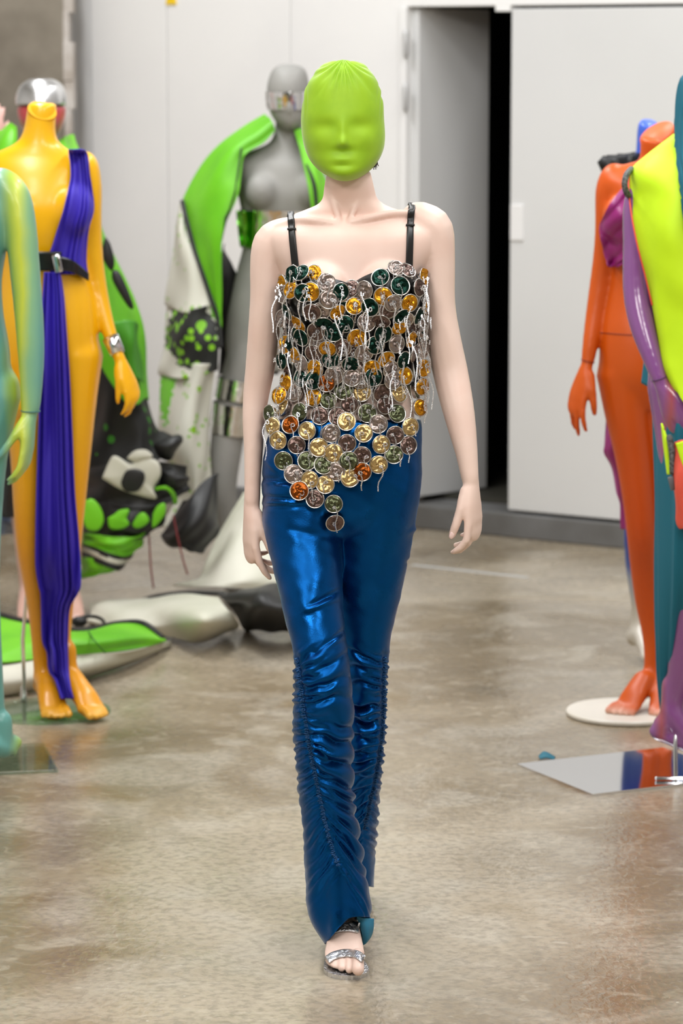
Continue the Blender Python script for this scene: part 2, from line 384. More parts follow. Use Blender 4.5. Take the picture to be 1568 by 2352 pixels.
def foot(mb, ankle, toe_dir, heel_h, length=0.235, side=1, ank_r=0.034, toes=True, slope=None):
    """foot on the ball, heel raised; ankle: Vector; toe_dir: horizontal unit; side=+1: big toe on the right seen from the toes' owner's left..."""
    A = Vector(ankle); f = Vector(toe_dir); f.z = 0; f.normalize(); r = Vector((f.y, -f.x, 0)) * side   # r: towards the big toe
    heel = Vector((A.x, A.y, 0)) - f * .035 + Vector((0, 0, heel_h + .022)); ballz = .034
    ball = Vector((A.x, A.y, 0)) + f * (length * .55) + Vector((0, 0, ballz))
    mid = (heel * .5 + ball * .5) + Vector((0, 0, .022))
    mb.tube([A + Vector((0, 0, .08)), A, (A + heel) / 2 + Vector((0, 0, -.005)), heel + f * .01], [(ank_r, ank_r), (ank_r, ank_r * 1.05), (.03, .033), (.026, .028)], n=14, flat=f)
    mb.tube([A + Vector((0, 0, .01)), mid + Vector((0, 0, .018)), mid * .4 + ball * .6 + Vector((0, 0, .012)), ball], [(.033, .03), (.034, .027), (.040, .022), (.043, .017)], n=16, flat=Vector((0, 0, 1)))
    mb.tube([heel, mid - Vector((0, 0, .012)), ball], [(.026, .022), (.028, .018), (.042, .015)], n=16, flat=Vector((0, 0, 1)))
    if toes:
        for b, L_, rr in ((.0315, .046, .0128), (.0105, .047, .0083), (-.0068, .042, .0079), (-.0222, .034, .0075), (-.036, .024, .0070)):
            p = ball + r * b * .95; e = p + f * L_ + r * (b * .10) + Vector((0, 0, -ballz + rr + .0105)); m = (p + e) / 2 + Vector((0, 0, .007))
            mb.tube([p - f * .01, m, e], [rr * 1.05, rr * .95, rr], n=10)
    return ball, heel
# ================================================================== SETTING
white = mat('white_wall_paint', (238, 237, 235), 0.55, col2=(232, 231, 230), nscale=1.2, bump=0.03, bscale=120)
doorwhite = mat('door_white_paint', (215, 215, 214), 0.5, col2=(210, 210, 209), nscale=0.8)
kerbgrey = mat('kerb_grey_paint', (112, 112, 112), 0.6, col2=(96, 95, 93), nscale=4)
concrete = mat('raw_concrete', (135, 127, 114), 0.85, col2=(112, 104, 92), nscale=3.5, bump=0.25, bscale=25)
plaster = mat('flaking_plaster', (196, 190, 184), 0.8, col2=(170, 160, 150), nscale=9, bump=0.3, bscale=30)
sidegrey = mat('side_wall_paint', (236, 234, 232), 0.7)
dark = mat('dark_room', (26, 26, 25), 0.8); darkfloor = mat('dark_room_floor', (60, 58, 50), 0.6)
steel = mat('door_hardware_metal', (205, 205, 205), 0.4, 0.6)

floor = add('floor', [(-7, -4, 0), (7, -4, 0), (7, 20, 0), (-7, 20, 0)], [(0, 1, 2, 3)], floor_mat(), kind='structure', smooth=False)

hallgrey = mat('hall_wall_paint', (205, 203, 200), 0.8); halldark = mat('hall_dark_wall', (70, 68, 66), 0.9); ceil_m = mat('ceiling_paint', (200, 199, 196), 0.9)
add('ceiling', [(-7, -4, 4.5), (-7, 20, 4.5), (7, 20, 4.5), (7, -4, 4.5)], [(0, 1, 2, 3)], ceil_m, kind='structure', smooth=False)
add('wall_left', [(-4.6, -4, 0), (-4.6, 20, 0), (-4.6, 20, 4.5), (-4.6, -4, 4.5)], [(0, 1, 2, 3)], hallgrey, kind='structure', smooth=False)
add('wall_right', [(4.8, -4, 0), (4.8, 20, 0), (4.8, 20, 4.5), (4.8, -4, 4.5)], [(3, 2, 1, 0)], hallgrey, kind='structure', smooth=False)
add('wall_rear', [(-7, -3, 0), (7, -3, 0), (7, -3, 4.5), (-7, -3, 4.5)], [(3, 2, 1, 0)], halldark, kind='structure', smooth=False)
W0 = Vector((0.31, 12.68, 0)); WE = Vector((0.59, -0.41, 0)).normalized(); WN = Vector((WE.y, -WE.x, 0))   # along the wall, towards the hall
ZUP = Vector((0, 0, 1)); WAX = (WE, WN, ZUP)
def ws(px):
    """distance along the wall line seen at pixel column px"""
    k = (px - CX) / F * math.cos(PITCH)
    # X = k' * Y with X = W0.x + s e.x, Y = W0.y + s e.y
    kk = (px - CX) / (F * math.cos(PITCH) + 0.0)
    return (kk * W0.y - W0.x) / (WE.x - kk * WE.y)
def wallbox(mb, s0, s1, z0, z1, front=0.0, depth=0.12, bev=0.0):
    mb.box(W0 + WE * ((s0 + s1) / 2) + WN * (front - depth / 2) + ZUP * ((z0 + z1) / 2), s1 - s0, depth, z1 - z0, WAX, bev); return mb
S_L, S_JL, S_DR, S_R = ws(222), ws(916), ws(1166), ws(1568) + 1.2
STEP = 0.095; DH = 2.075
wall = bpy.data.objects.new('wall_back', None); COL.objects.link(wall); wall['kind'] = 'structure'; OFF[wall.name] = Vector()
wall['label'] = 'white panelled wall behind the runway'
for a, b_ in ((S_L, ws(390)), (ws(391.5), ws(668)), (ws(669), S_JL)):
    wallbox(MB(), a, b_, STEP, 4.5, 0, 0.12, 0.004).out('wall_panel', white, wall, smooth=False)
wallbox(MB(), S_JL, S_R, DH, 4.5, 0.0, 0.12, 0.004).out('lintel_panel', white, wall, smooth=False)
kb = MB(); wallbox(kb, S_L, S_R, 0, STEP, 0.02, 1.9, 0.006)
k = kb.out('trim_1', kerbgrey, smooth=False, kind='structure'); k['label'] = 'grey painted concrete step under the white wall and doors'
# door frame
fr = MB(); wallbox(fr, S_JL, S_JL + 0.035, STEP, DH, 0.01, 0.14, 0.004); f1 = fr.out('trim_2', white, smooth=False, kind='structure'); f1['label'] = 'white jamb of the doorway'
# open leaf on the left, swung inward
hp = W0 + WE * (S_JL + 0.05) - WN * 0.03
d_far = P(1108, 1135, 13.02); leafdir = Vector((d_far.x - hp.x, d_far.y - hp.y, 0)); leafw = leafdir.length; leafdir.normalize(); leafn = Vector((leafdir.y, -leafdir.x, 0))
dl = bpy.data.objects.new('door_1', None); COL.objects.link(dl); dl['kind'] = 'structure'; dl['label'] = 'white door leaf standing ajar inward'; OFF[dl.name] = Vector()
MB().box(hp + leafdir * (leafw / 2) + ZUP * ((STEP + DH) / 2 + 0.01), leafw, 0.045, DH - STEP - 0.03, (leafdir, leafn, ZUP), 0.004).out('leaf', doorwhite, dl, smooth=False)
for z in (1.72, 1.93, 0.45):
    MB().tube([W0 + WE * (S_JL + 0.04) + WN * 0.02 + ZUP * (z - 0.045), W0 + WE * (S_JL + 0.04) + WN * 0.02 + ZUP * (z + 0.045)], [0.011, 0.011], n=10).out('hinge', steel, dl)
# right leaf, shut
dr = bpy.data.objects.new('door_2', None); COL.objects.link(dr); dr['kind'] = 'structure'; dr['label'] = 'closed white door leaf with small latch plate'; OFF[dr.name] = Vector()
wallbox(MB(), S_DR, S_R, STEP + 0.012, DH - 0.012, 0.0, 0.05, 0.004).out('leaf', doorwhite, dr, smooth=False)
wallbox(MB(), ws(1168), ws(1197), 1.17, 1.31, 0.007, 0.02, 0.003).out('latch_plate', white, dr, smooth=False)
wallbox(MB(), ws(1129), ws(1163), DH - 0.022, DH + 0.002, 0.0, 0.08, 0.003).out('top_bolt', white, dr, smooth=False)
# dark room behind the doorway
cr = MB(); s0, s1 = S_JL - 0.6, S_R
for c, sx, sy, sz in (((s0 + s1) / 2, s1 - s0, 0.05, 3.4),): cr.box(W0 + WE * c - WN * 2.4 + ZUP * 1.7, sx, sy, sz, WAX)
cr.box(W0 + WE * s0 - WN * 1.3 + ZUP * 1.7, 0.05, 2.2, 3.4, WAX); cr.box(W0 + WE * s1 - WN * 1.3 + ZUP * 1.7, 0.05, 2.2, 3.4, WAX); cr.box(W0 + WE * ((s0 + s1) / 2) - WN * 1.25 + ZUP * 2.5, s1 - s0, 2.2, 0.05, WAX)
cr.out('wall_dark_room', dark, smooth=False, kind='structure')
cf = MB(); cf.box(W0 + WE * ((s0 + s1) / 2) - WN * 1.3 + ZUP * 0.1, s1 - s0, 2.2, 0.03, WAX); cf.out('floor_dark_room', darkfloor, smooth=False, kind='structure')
# left: side wall strip and concrete pillar
sw = MB(); a = P(222, 600, 13.66); sw.box((a.x - 1.9, 13.80, 2.25), 3.8, 0.1, 4.5); sw.out('wall_side', sidegrey, smooth=False, kind='structure')
pl = thing('concrete_pillar', 'rough grey concrete pillar at the left end of the white wall', 'pillar', (P(60, 600, 13.4).x, 13.5, 0)); pl['kind'] = 'structure'
xr = P(152, 600, 13.35).x
MB().box((xr - 0.45, 13.5, 2.25), 0.9, 0.3, 4.5, None, 0.008).out('shaft', concrete, pl, smooth=False)
ed = MB(); rr = random.Random(3); zz = 0.0
while zz < 4.4:
    h_ = rr.uniform(0.06, 0.16); wv = rr.uniform(0.022, 0.046); ed.box((xr + wv / 2 - 0.004, 13.42, zz + h_ / 2), wv, 0.12 + rr.uniform(-.02, .02), h_ * 1.04, None, 0.004); zz += h_
ed.out('plaster_edge', plaster, pl, smooth=False)
# yellow sign tip at the top of the wall
yl = mat('sign_yellow', (245, 205, 20), 0.45); q = W0 + WE * ws(403); z0 = P(403, 10, q.y).z
sg = MB(); V = []
for t in (0.006, 0.0):
    for a_, h_ in ((-.027, 0), (.027, 0), (.012, .06), (-.012, .06)): V.append(q + WE * a_ + WN * (t + 0.001) + ZUP * (z0 + h_))
sg.merge(V, [(0, 1, 2, 3), (7, 6, 5, 4), (0, 4, 5, 1), (1, 5, 6, 2), (2, 6, 7, 3), (3, 7, 4, 0)])
sgn = sg.out('wall_sign', yl, smooth=False); sgn['label'] = 'small yellow sign tip on the white wall at the top edge'; sgn['category'] = 'sign'

# floor bits
tape = mat('floor_tape', (188, 188, 186), 0.5)
a, b_ = FP(945, 1298), FP(1212, 1327); dd = (b_ - a); L = dd.length; dd.normalize(); nn = Vector((-dd.y, dd.x, 0))
t_ = MB().box((a + b_) / 2 + Vector((0, 0, .001)), L, 0.03, 0.002, (dd, nn, ZUP)).out('floor_tape', tape, smooth=False); t_['label'] = 'strip of pale tape stuck on the floor by the doors'; t_['category'] = 'tape'
tealm = mat('teal_scrap_cloth', (25, 105, 125), 0.6)
V, Fc = sheet([[tuple(FP(1236, 1741) + Vector((0, 0, .004))), tuple(FP(1250, 1738) + Vector((0, 0, .014))), tuple(FP(1275, 1744) + Vector((0, 0, .006)))], [tuple(FP(1240, 1746) + Vector((0, 0, .003))), tuple(FP(1255, 1747) + Vector((0, 0, .008))), tuple(FP(1272, 1748) + Vector((0, 0, .003)))]], 12, 6, world=True)
add('fabric_scrap', V, Fc, tealm, thick=0.003, label='small teal scrap of fabric on the floor beside the mirror base', cat='scrap')
pp = mat('paper_white', (228, 228, 226), 0.6)
V, Fc = sheet([[tuple(FP(1116, 1222) + Vector((0, 0, .02))), tuple(FP(1134, 1208) + Vector((0, 0, .02)))], [tuple(FP(1120, 1224) + Vector((0, 0, .004))), tuple(FP(1136, 1214) + Vector((0, 0, .003)))]], 8, 4, wob=.004, world=True)
add('paper_scrap', V, Fc, pp, thick=0.003, label='crumpled white paper scrap on the floor below the doorway', cat='paper')

# ================================================================== PERSON
YP = 6.55
skin = mat('skin', (233, 206, 193), 0.42, col2=(228, 194, 180), nscale=7, lo=.45, hi=.75, spec=0.35)
person = thing('person', 'person in lime face cover, capsule-covered top and blue velvet trousers walking the runway', 'person', (P(795, 2200, 6.42).x, 6.42, 0))
B = MB()
B.torso(dense([(392, 752, 850, .052, .055, -.02), (430, 744, 859, .054, .055, -.01), (455, 741, 866, .054, .056, 0), (470, 728, 884, .054, .06, .005), (482, 700, 915, .056, .065, .01), (493, 672, 952, .06, .07, .015), (508, 640, 980, .07, .08, .01),
    (535, 612, 1002, .085, .09, 0), (575, 615, 1000, .094, .095, 0), (620, 640, 976, .10, .10, 0), (660, 652, 966, .108, .10, 0), (720, 660, 958, .112, .095, 0), (790, 672, 946, .10, .09, 0), (850, 678, 941, .092, .088, 0), (900, 668, 944, .094, .09, 0),
    (960, 642, 952, .10, .10, 0), (1050, 624, 950, .098, .11, 0), (1120, 640, 935, .08, .10, 0), (1170, 680, 890, .05, .07, 0)], 3), YP)
for x in (738, 884):
    c = P(x, 672, YP - .078); B.ellipsoid(c, .062, .062, .066)
# clavicles, neck tendons, shoulder caps
B.tube(dpts([P(772, 515, YP - .060), P(725, 507, YP - .058), P(685, 506, YP - .042), P(640, 520, YP - .02)]), [.0085] * 13, n=8)
B.tube(dpts([P(806, 511, YP - .060), P(850, 500, YP - .058), P(900, 490, YP - .042), P(960, 490, YP - .02)]), [.0085] * 13, n=8)
B.tube([P(780, 512, YP - .056), P(768, 470, YP - .046), P(752, 420, YP - .026)], [.007, .0075, .007], n=8)
B.tube([P(800, 510, YP - .056), P(820, 465, YP - .046), P(846, 415, YP - .026)], [.006, .007, .007], n=8)
limb(B, [(646, 543, YP + .01, .038, .045), (624, 560, YP + .01, .040, .047), (614, 610, YP + .012, .0365, .045), (612, 680, YP + .015, .0345, .042), (606, 760, YP + .02, .0335, .04), (598, 840, YP + .028, .0315, .036), (589, 900, YP + .03, .028, .034), (583, 960, YP + .02, .0245, .03), (582, 1030, YP + .01, .0205, .026), (580, 1100, YP, .0175, .022), (579, 1150, YP - .005, .0168, .021)])
limb(B, [(974, 510, YP + .01, .040, .05), (994, 530, YP + .01, .043, .052), (1003, 600, YP + .008, .038, .046), (1008, 700, YP + .005, .034, .042), (1020, 785, YP, .036, .040), (1034, 855, YP - .005, .037, .037), (1050, 930, YP - .03, .034, .035), (1062, 990, YP - .045, .029, .031), (1071, 1040, YP - .055, .0235, .027), (1079, 1098, YP - .065, .0185, .022)])
hand(B, P(578, 1160, YP - .005), (-.05, -.08, -1), (.93, .42, 0), (.45, -.9, 0), .178, (.0195, .0165), fcurl=((.25, .25, .2), (.5, .5, .3), (.62, .6, .35), (.7, .65, .4)), spread=.04, thumb=(.42, .25))
tipsL, _ = hand(B, P(1081, 1106, YP - .065), (.10, -.06, -1), (-.9, .48, 0), (-.5, -.88, 0), .178, (.0195, .0165), fcurl=((.15, .62, .35), (.3, .62, .4), (.42, .6, .4), (.5, .55, .4)), spread=.04, thumb=(.40, .20))
# legs inside the trousers and feet
ankR = P(788, 2112, 6.50)
limb(B, [(700, 1180, YP, .055), (712, 1350, 6.465, .045), (738, 1530, 6.40, .038), (745, 1700, 6.43, .038), (770, 1950, 6.485, .031), (788, 2105, 6.50, .031)])
x0 = P(791, 2165, 6.42).x
B.tube([ankR + Vector((0, 0, .05)), ankR, Vector((x0, 6.455, .061)), Vector((x0, 6.42, .047)), Vector((x0, 6.388, .034)), Vector((x0, 6.366, .027))], [(.029, .030), (.030, .032), (.033, .026), (.038, .019), (.042, .0135), (.040, .010)], n=18, flat=(0, -.4, .9))
B.tube([ankR + Vector((0, .035, -.045)), Vector((x0, 6.43, .026)), Vector((x0, 6.37, .021))], [(.026, .020), (.034, .014), (.040, .010)], n=16, flat=(0, 0, 1))
for (bx, by, bz, tx, ty, tz, r_) in ((822, 2190, .038, 822, 2227, .023, .0132), (801, 2187, .037, 802, 2228, .018, .0083), (784, 2186, .036, 784.5, 2224, .0178, .0080), (768.5, 2185, .034, 768, 2217, .0172, .0077), (756, 2184, .031, 754.5, 2207, .0165, .0072)):
    a, b_ = FP(bx, by, bz), FP(tx, ty, tz); B.tube([a, (a + b_) / 2 + Vector((0, 0, .0045)), b_ * .7 + a * .3 + Vector((0, 0, .0035)), b_], [r_ * .95, r_ * .9, r_ * .95, r_], n=12)
ankL = P(800, 1985, 6.93)
limb(B, [(860, 1180, YP, .055), (848, 1400, 6.58, .04), (843, 1560, 6.60, .033), (832, 1750, 6.72, .032), (805, 1930, 6.88, .028), (800, 1985, 6.93, .031)])
foot(B, ankL + Vector((0, 0, .0)), (.0, -1, 0), max(.03, ankL.z - .075), .225, side=1, ank_r=.031)
def keep_b(V):
    px, py = proj(V); k = np.ones(len(V)); hnd = ((px < 640) | (px > 1040)) & (py > 1120); k[hnd] = .30; k[py > 2050] = .4; k[py > 2172] = .12; k[(py < 520) & (py > 400)] = .75; return k
BV, BF, BE = remesh(B, 0.0028, 14, keep_b)
body = add('body', BV, BF, skin, person); body_t = bvh(BV, BF)
nailm = mat('nail_polish', (236, 205, 198), 0.12, coat=.8)
def nail(tip, d, up, r):
    V = []; Fc = []; d = d.normalized(); s_ = up.cross(d).normalized(); up = d.cross(s_)
    if up.y > 0: pass
    mb = MB(); mb.ellipsoid(tip - d * r * .2 + up * r * .55, r * .62, r * .32, r * .95, Matrix((s_, up, d)).transposed(), n=8); return mb
t0 = tipsL[4]; nail(t0[0], t0[1], Vector((-.1, -1, .1)), .0095).out('nail', nailm, person)

# hood
hood_m = mat('lime_stretch_jersey', (150, 192, 20), 0.6, col2=(143, 186, 16), nscale=30, sheen=.25, bump=.03, bscale=600)
rows = dense([(139.5, 784, 792, .004, .006, -.03), (142, 768, 808, .02, .03, -.025), (150, 742, 836, .045, .055, -.015), (165, 724, 853, .064, .072, -.01), (195, 706, 868, .084, .09, -.005), (235, 695, 879, .097, .10, 0), (275, 691, 882, .102, .102, 0), (315, 694, 884, .102, .098, 0), (345, 701, 880, .10, .09, 0), (370, 713, 868, .097, .08, -.005), (390, 731, 851, .09, .065, -.012), (404, 752, 832, .072, .05, -.02), (412, 768, 816, .05, .03, -.028), (415.5, 784, 800, .018, .012, -.035)], 14)
hb = MB(); hb.torso(rows, YP - .03, n=200, pw=2.1); HV = np.array(hb.V); HN = vnormals(HV, hb.F)
if HN[np.argmin(HV[:, 1])][1] > 0: HN = -HN
px, py = proj(HV); fr_ = np.clip(-HN[:, 1] * 1.6, 0, 1)
def g(x, y, sx, sy): return np.exp(-((px - x) / sx) ** 2 - ((py - y) / sy) ** 2)
D = .014 * g(787, 325, 11, 14) + .006 * g(787, 298, 9, 24) + .003 * g(787, 332, 22, 9) - .0055 * g(746, 290, 26, 16) - .0055 * g(829, 288, 26, 16) - .0025 * g(787, 346, 26, 7) + .0042 * g(785, 366, 22, 8) - .0022 * g(785, 381, 20, 5) + .003 * g(785, 398, 24, 10) + .002 * (g(733, 325, 20, 20) + g(840, 325, 20, 20))
aa = np.arctan2(px - 788, (py - 136) * 1.0); r_ = np.hypot(px - 788, py - 138)
fold = np.abs(np.sin(aa * 13 + .8 * np.sin(aa * 5))) * 2 - 1
fold2 = np.abs(np.sin(aa * 7 + 1.3)) * 2 - 1
D = D * fr_ + .0040 * fold * np.exp(-((r_ - 26) / 36) ** 2) * np.clip(1.3 - np.abs(aa) * .55, .25, 1) * (HN[:, 2] > -.2) + .0016 * fold2 * np.exp(-((r_ - 75) / 38) ** 2) * np.clip(np.abs(aa) * 1.6 - .25, 0, 1)
D += .0016 * (np.abs(np.sin(px * .35 + py * .02)) * 2 - 1) * np.exp(-((np.abs(px - 787) - 88) / 7) ** 2) * np.clip((280 - py) / 60, 0, 1)
HV = HV + HN * D[:, None]
hood = add('face_cover', HV, hb.F, hood_m, person)
hairm = mat('dark_hair', (48, 38, 34), 0.5)
hm = MB(); rh = random.Random(5)
for i in range(34):
    x = rh.uniform(852, 862); a = P(x, rh.uniform(348, 376), YP + .02 + rh.uniform(0, .04)); b_ = P(x + rh.uniform(2, 8), rh.uniform(372, 390), YP + .02 + rh.uniform(0, .05)); hm.tube([a, (a + b_) / 2 + Vector((.001, 0, 0)), b_], [.0011, .0009, .0004], n=4, round_end=False)
hm.out('hair', hairm, person, kind='stuff')

# ---------------------------------------------------------------- trousers
T = MB()
T.torso(dense([(952, 628, 962, .106, .11), (985, 618, 968, .112, .118), (1040, 606, 969, .118, .126), (1100, 600, 968, .120, .13), (1160, 602, 962, .112, .125), (1205, 612, 952, .090, .11), (1232, 640, 935, .06, .09)], 3), YP)
legR = [(1100, 601, 788, 6.55, .118, .12), (1160, 602, 786, 6.54, .115, .115), (1210, 605, 785, 6.525, .108, .10), (1270, 617, 785, 6.495, .097, .095), (1350, 637, 787, 6.455, .088, .085), (1430, 656, 792, 6.42, .078, .078), (1500, 674, 800, 6.392, .07, .07), (1560, 674, 807, 6.385, .066, .068), (1650, 671, 812, 6.40, .066, .07), (1750, 679, 811, 6.43, .066, .074), (1850, 689, 815, 6.455, .068, .078), (1950, 697, 830, 6.472, .075, .084), (2030, 701, 846, 6.48, .084, .092), (2080, 706, 858, 6.48, .09, .098), (2130, 722, 858, 6.48, .092, .10), (2172, 742, 852, 6.48, .092, .10), (2200, 756, 846, 6.48, .092, .10)]
legL = [(1100, 770, 967, 6.56, .112, .12), (1160, 768, 962, 6.56, .108, .12), (1210, 764, 954, 6.56, .098, .105), (1270, 756, 942, 6.56, .085, .09), (1350, 756, 924, 6.565, .076, .08), (1430, 762, 905, 6.575, .068, .072), (1500, 776, 892, 6.585, .064, .068), (1600, 786, 889, 6.61, .062, .068), (1700, 784, 885, 6.66, .064, .07), (1800, 776, 874, 6.73, .066, .072), (1900, 764, 866, 6.81, .07, .078), (1990, 755, 863, 6.87, .076, .084), (2037, 750, 861, 6.90, .08, .088), (2070, 748, 860, 6.92, .08, .088)]
for lg in (legR, legL):
    T.torso([(r[0], r[1], r[2], r[4], r[5], r[3] - YP) for r in dense(lg, 3)], YP, n=36, pw=2.1)
TV, TF, TE = remesh(T, 0.0031, 14)
qq = proj(TV)[1]; TV = smooth_np(TV, TE, 26, np.exp(-((qq - 1200) / 50) ** 2))
px, py = proj(TV)
def ip(rows, y, c): A = np.array(dense(rows, 4)); return np.interp(y, A[:, 0], A[:, c])
def dist(lg):
    cx = (ip(lg, py, 1) + ip(lg, py, 2)) / 2; hw = (ip(lg, py, 2) - ip(lg, py, 1)) / 2; cy = ip(lg, py, 3)
    return np.hypot((px - cx) / hw, (TV[:, 1] - cy) / .075)
isR = dist(legR) < dist(legL)
def n1(x, s): return np.sin(x * 1.0 + s) * .5 + np.sin(x * 2.3 + 1.7 * s) * .3 + np.sin(x * 4.1 + 2.9 * s) * .2
def ruche(seam, slope, lo, hi, far, seed, sgn):
    S = np.array(seam, float); SL = np.array(slope, float)
    y0 = py.copy()
    for _ in range(12):
        xs = np.interp(y0, S[:, 0], S[:, 1]); dx = (px - xs); sl = np.interp(y0, SL[:, 0], SL[:, 1])
        sl = np.where(dx * sgn > 0, sl * sgn, np.abs(sl) * -.9 * sgn)
        y0 = .5 * y0 + .5 * (py - sl * dx + .0022 * dx * dx * np.clip(1 - np.abs(sl), 0, 1))
    xs = np.interp(y0, S[:, 0], S[:, 1]); d = np.abs(px - xs)
    win = np.clip((y0 - lo) / 40, 0, 1) * np.clip((hi - y0) / 60, 0, 1)
    side = (px - xs) * sgn > 0
    ph0 = (y0 + 5 * n1(y0 / 13, seed + 6) + 3 * n1(d / 11 + y0 / 30, seed)) / 12.5
    ph1 = (y0 + 7 * n1(y0 / 21, seed) + 6 * n1(d / 26 + y0 / 60, seed + 2)) / 20.0
    ph2 = (y0 + 14 * n1(y0 / 37, seed + 1) + 10 * n1(d / 40 + y0 / 70, seed + 4)) / 33.0
    f0 = np.abs(np.sin(np.pi * ph0)) * 2 - 1.2; f1 = np.abs(np.sin(np.pi * ph1)) * 2 - 1.2; f2 = np.abs(np.sin(np.pi * ph2)) ** .8 * 2 - 1.25
    m = np.clip((d - 8) / 45, 0, 1)
    amp0 = np.clip(d / 5, .3, 1) * np.exp(-(d / 20) ** 2)
    amp1 = np.clip(d / 9, .1, 1) * np.exp(-((d - 20) / 30) ** 2) * (.8 + .5 * n1(y0 / 33, 5 + seed)); amp2 = m * np.clip((far - d) / (far * .5), 0, 1) * (.8 + .6 * n1(y0 / 60 + d / 80, 9 + seed))
    return win * np.where(side, .0040 * f0 * amp0 + .0074 * f1 * amp1 + .0115 * f2 * amp2, .0036 * f0 * amp0 + .0042 * f1 * amp1) - .0035 * np.exp(-(d / 5) ** 2) * win
seamR = [(1500, 680), (1530, 686), (1570, 690), (1620, 696), (1680, 705), (1730, 714), (1780, 724), (1830, 734), (1880, 745), (1930, 758), (1975, 772), (2060, 797)]
seamL = [(1490, 883), (1560, 881), (1640, 880), (1700, 876), (1760, 867), (1810, 857), (1860, 845), (1900, 836), (2000, 828)]
hR = ruche(seamR, [(1480, -.95), (1530, -.75), (1575, -.15), (1640, .25), (1720, .5), (1800, .8), (1900, 1.25), (2000, 1.9)], 1490, 2020, 125, 0.3, 1)
hL = ruche(seamL, [(1480, -.5), (1530, -.1), (1600, .1), (1700, .25), (1800, .5), (1880, .8), (1960, 1.2)], 1485, 1960, 105, 2.1, -1)
TN = vnormals(TV, TF); cen = TV.mean(0)
if (TN[:, 1] * (TV[:, 1] < YP - .05)).sum() > 0: TN = -TN
h = np.where(isR, hR, hL) * np.clip((py - 1470) / 30, 0, 1)
# long soft folds in the flare below the gathers, and drag lines higher up
fl = np.clip((py - 1930) / 120, 0, 1); ang = np.where(isR, (px - 780) / 80, (px - 815) / 55)
h += fl * .0055 * (np.cos(ang * 8.5 + .6) * .6 + np.cos(ang * 4.3 - .5) * .5)
def crease(x0, y0, x1, y1, wd, a):
    L2 = (x1 - x0) ** 2 + (y1 - y0) ** 2; t = np.clip(((px - x0) * (x1 - x0) + (py - y0) * (y1 - y0)) / L2, 0, 1)
    dd = np.hypot(px - x0 - t * (x1 - x0), py - y0 - t * (y1 - y0)); return a * np.exp(-(dd / wd) ** 2) * np.sin(np.pi * np.clip(t * .9 + .08, 0, 1))
front = TN[:, 1] < .15
for c in ((598, 1098, 690, 1110, 5, -.006), (600, 1112, 675, 1096, 4, .005), (598, 1140, 700, 1150, 4, -.006), (602, 1156, 720, 1152, 4, .005), (600, 1163, 690, 1164, 4, -.004), (710, 1392, 786, 1352, 5, -.007), (700, 1402, 784, 1372, 6, .005), (700, 1520, 800, 1440, 5, -.005), (715, 1508, 800, 1455, 6, .005), (640, 1085, 605, 1050, 6, .004), (940, 1285, 962, 1262, 5, .005), (935, 1292, 955, 1282, 4, -.005), (940, 1225, 966, 1205, 5, .004), (770, 1235, 650, 1215, 9, -.003)):
    h += crease(*c) * front * np.where((px > 700) & (py > 1300), isR, True)
h += .0015 * n1(px / 37 + py / 55, 1.0) + .001 * n1(py / 23 - px / 41, 2.0)
TV = TV + TN * h[:, None]; TV = smooth_np(TV, TE, 1)
px, py = proj(TV)
hemF = np.interp(px, [690, 742, 800, 815, 857, 880], [2128, 2174, 2112, 2106, 2111, 2111]); hemB = np.interp(px, [690, 735, 830, 845, 870], [2110, 2172, 2172, 2165, 2110])
backside = TV[:, 1] > np.where(px > 812, 6.47, 6.50)
cut = np.where(isR & (py > 1700), np.where(backside, py > hemB, py > hemF), py > 2037 + 4 * np.sin(px / 15)) | ((py < 962 + (px - 600) * 0.0) & (py < 1000))
keep = [f for f in TF if not cut[f].any()]
used = np.unique(np.concatenate(keep)); remap = -np.ones(len(TV), dtype=int); remap[used] = np.arange(len(used))
TV2 = TV[used]; TF2 = [remap[f] for f in keep]
ec = {}
for f in TF2:
    for a_, b3 in zip(f, np.roll(f, -1)): k2 = (min(a_, b3), max(a_, b3)); ec[k2] = ec.get(k2, 0) + 1
be = np.array([k2 for k2, c in ec.items() if c == 1]); bvv = np.unique(be); wb = np.zeros(len(TV2)); 
for _ in range(14):
    acc = np.zeros_like(TV2); dg = np.zeros(len(TV2)); np.add.at(acc, be[:, 0], TV2[be[:, 1]]); np.add.at(acc, be[:, 1], TV2[be[:, 0]]); np.add.at(dg, be.ravel(), 1)
    TV2[bvv] = .4 * TV2[bvv] + .6 * acc[bvv] / dg[bvv][:, None]
def velvet():
    m = mat('blue_panne_velvet', (3, 74, 138), 0.27, 0.93, rough2=.44, nscale=14, ndetail=5, sheen=.1, sheencol=(90, 165, 215), bump=.05, bscale=300)
    return m
lining = mat('teal_lining', (40, 122, 158), 0.6)
trousers = add('trousers', TV2, TF2, [velvet(), lining], person)
so = trousers.modifiers.new('cloth', 'SOLIDIFY'); so.thickness = .0025; so.offset = -1; so.material_offset = 1
tr_t = bvh(TV2, TF2)
V, Fc = sheet([[(818, 2104, 6.435), (838, 2108, 6.43), (858, 2110, 6.45)], [(826, 2125, 6.44), (842, 2130, 6.43), (857, 2132, 6.45)], [(832, 2150, 6.45), (844, 2154, 6.44), (852, 2150, 6.46)], [(832, 2172, 6.46), (838, 2168, 6.455), (843, 2163, 6.465)]], 12, 16); add('hem_lining', V, Fc, lining, trousers, thick=.002)
vel2 = mat('gathered_velvet_seam', (8, 66, 116), 0.5, 0.3, sheen=.4, sheencol=(70, 150, 210))
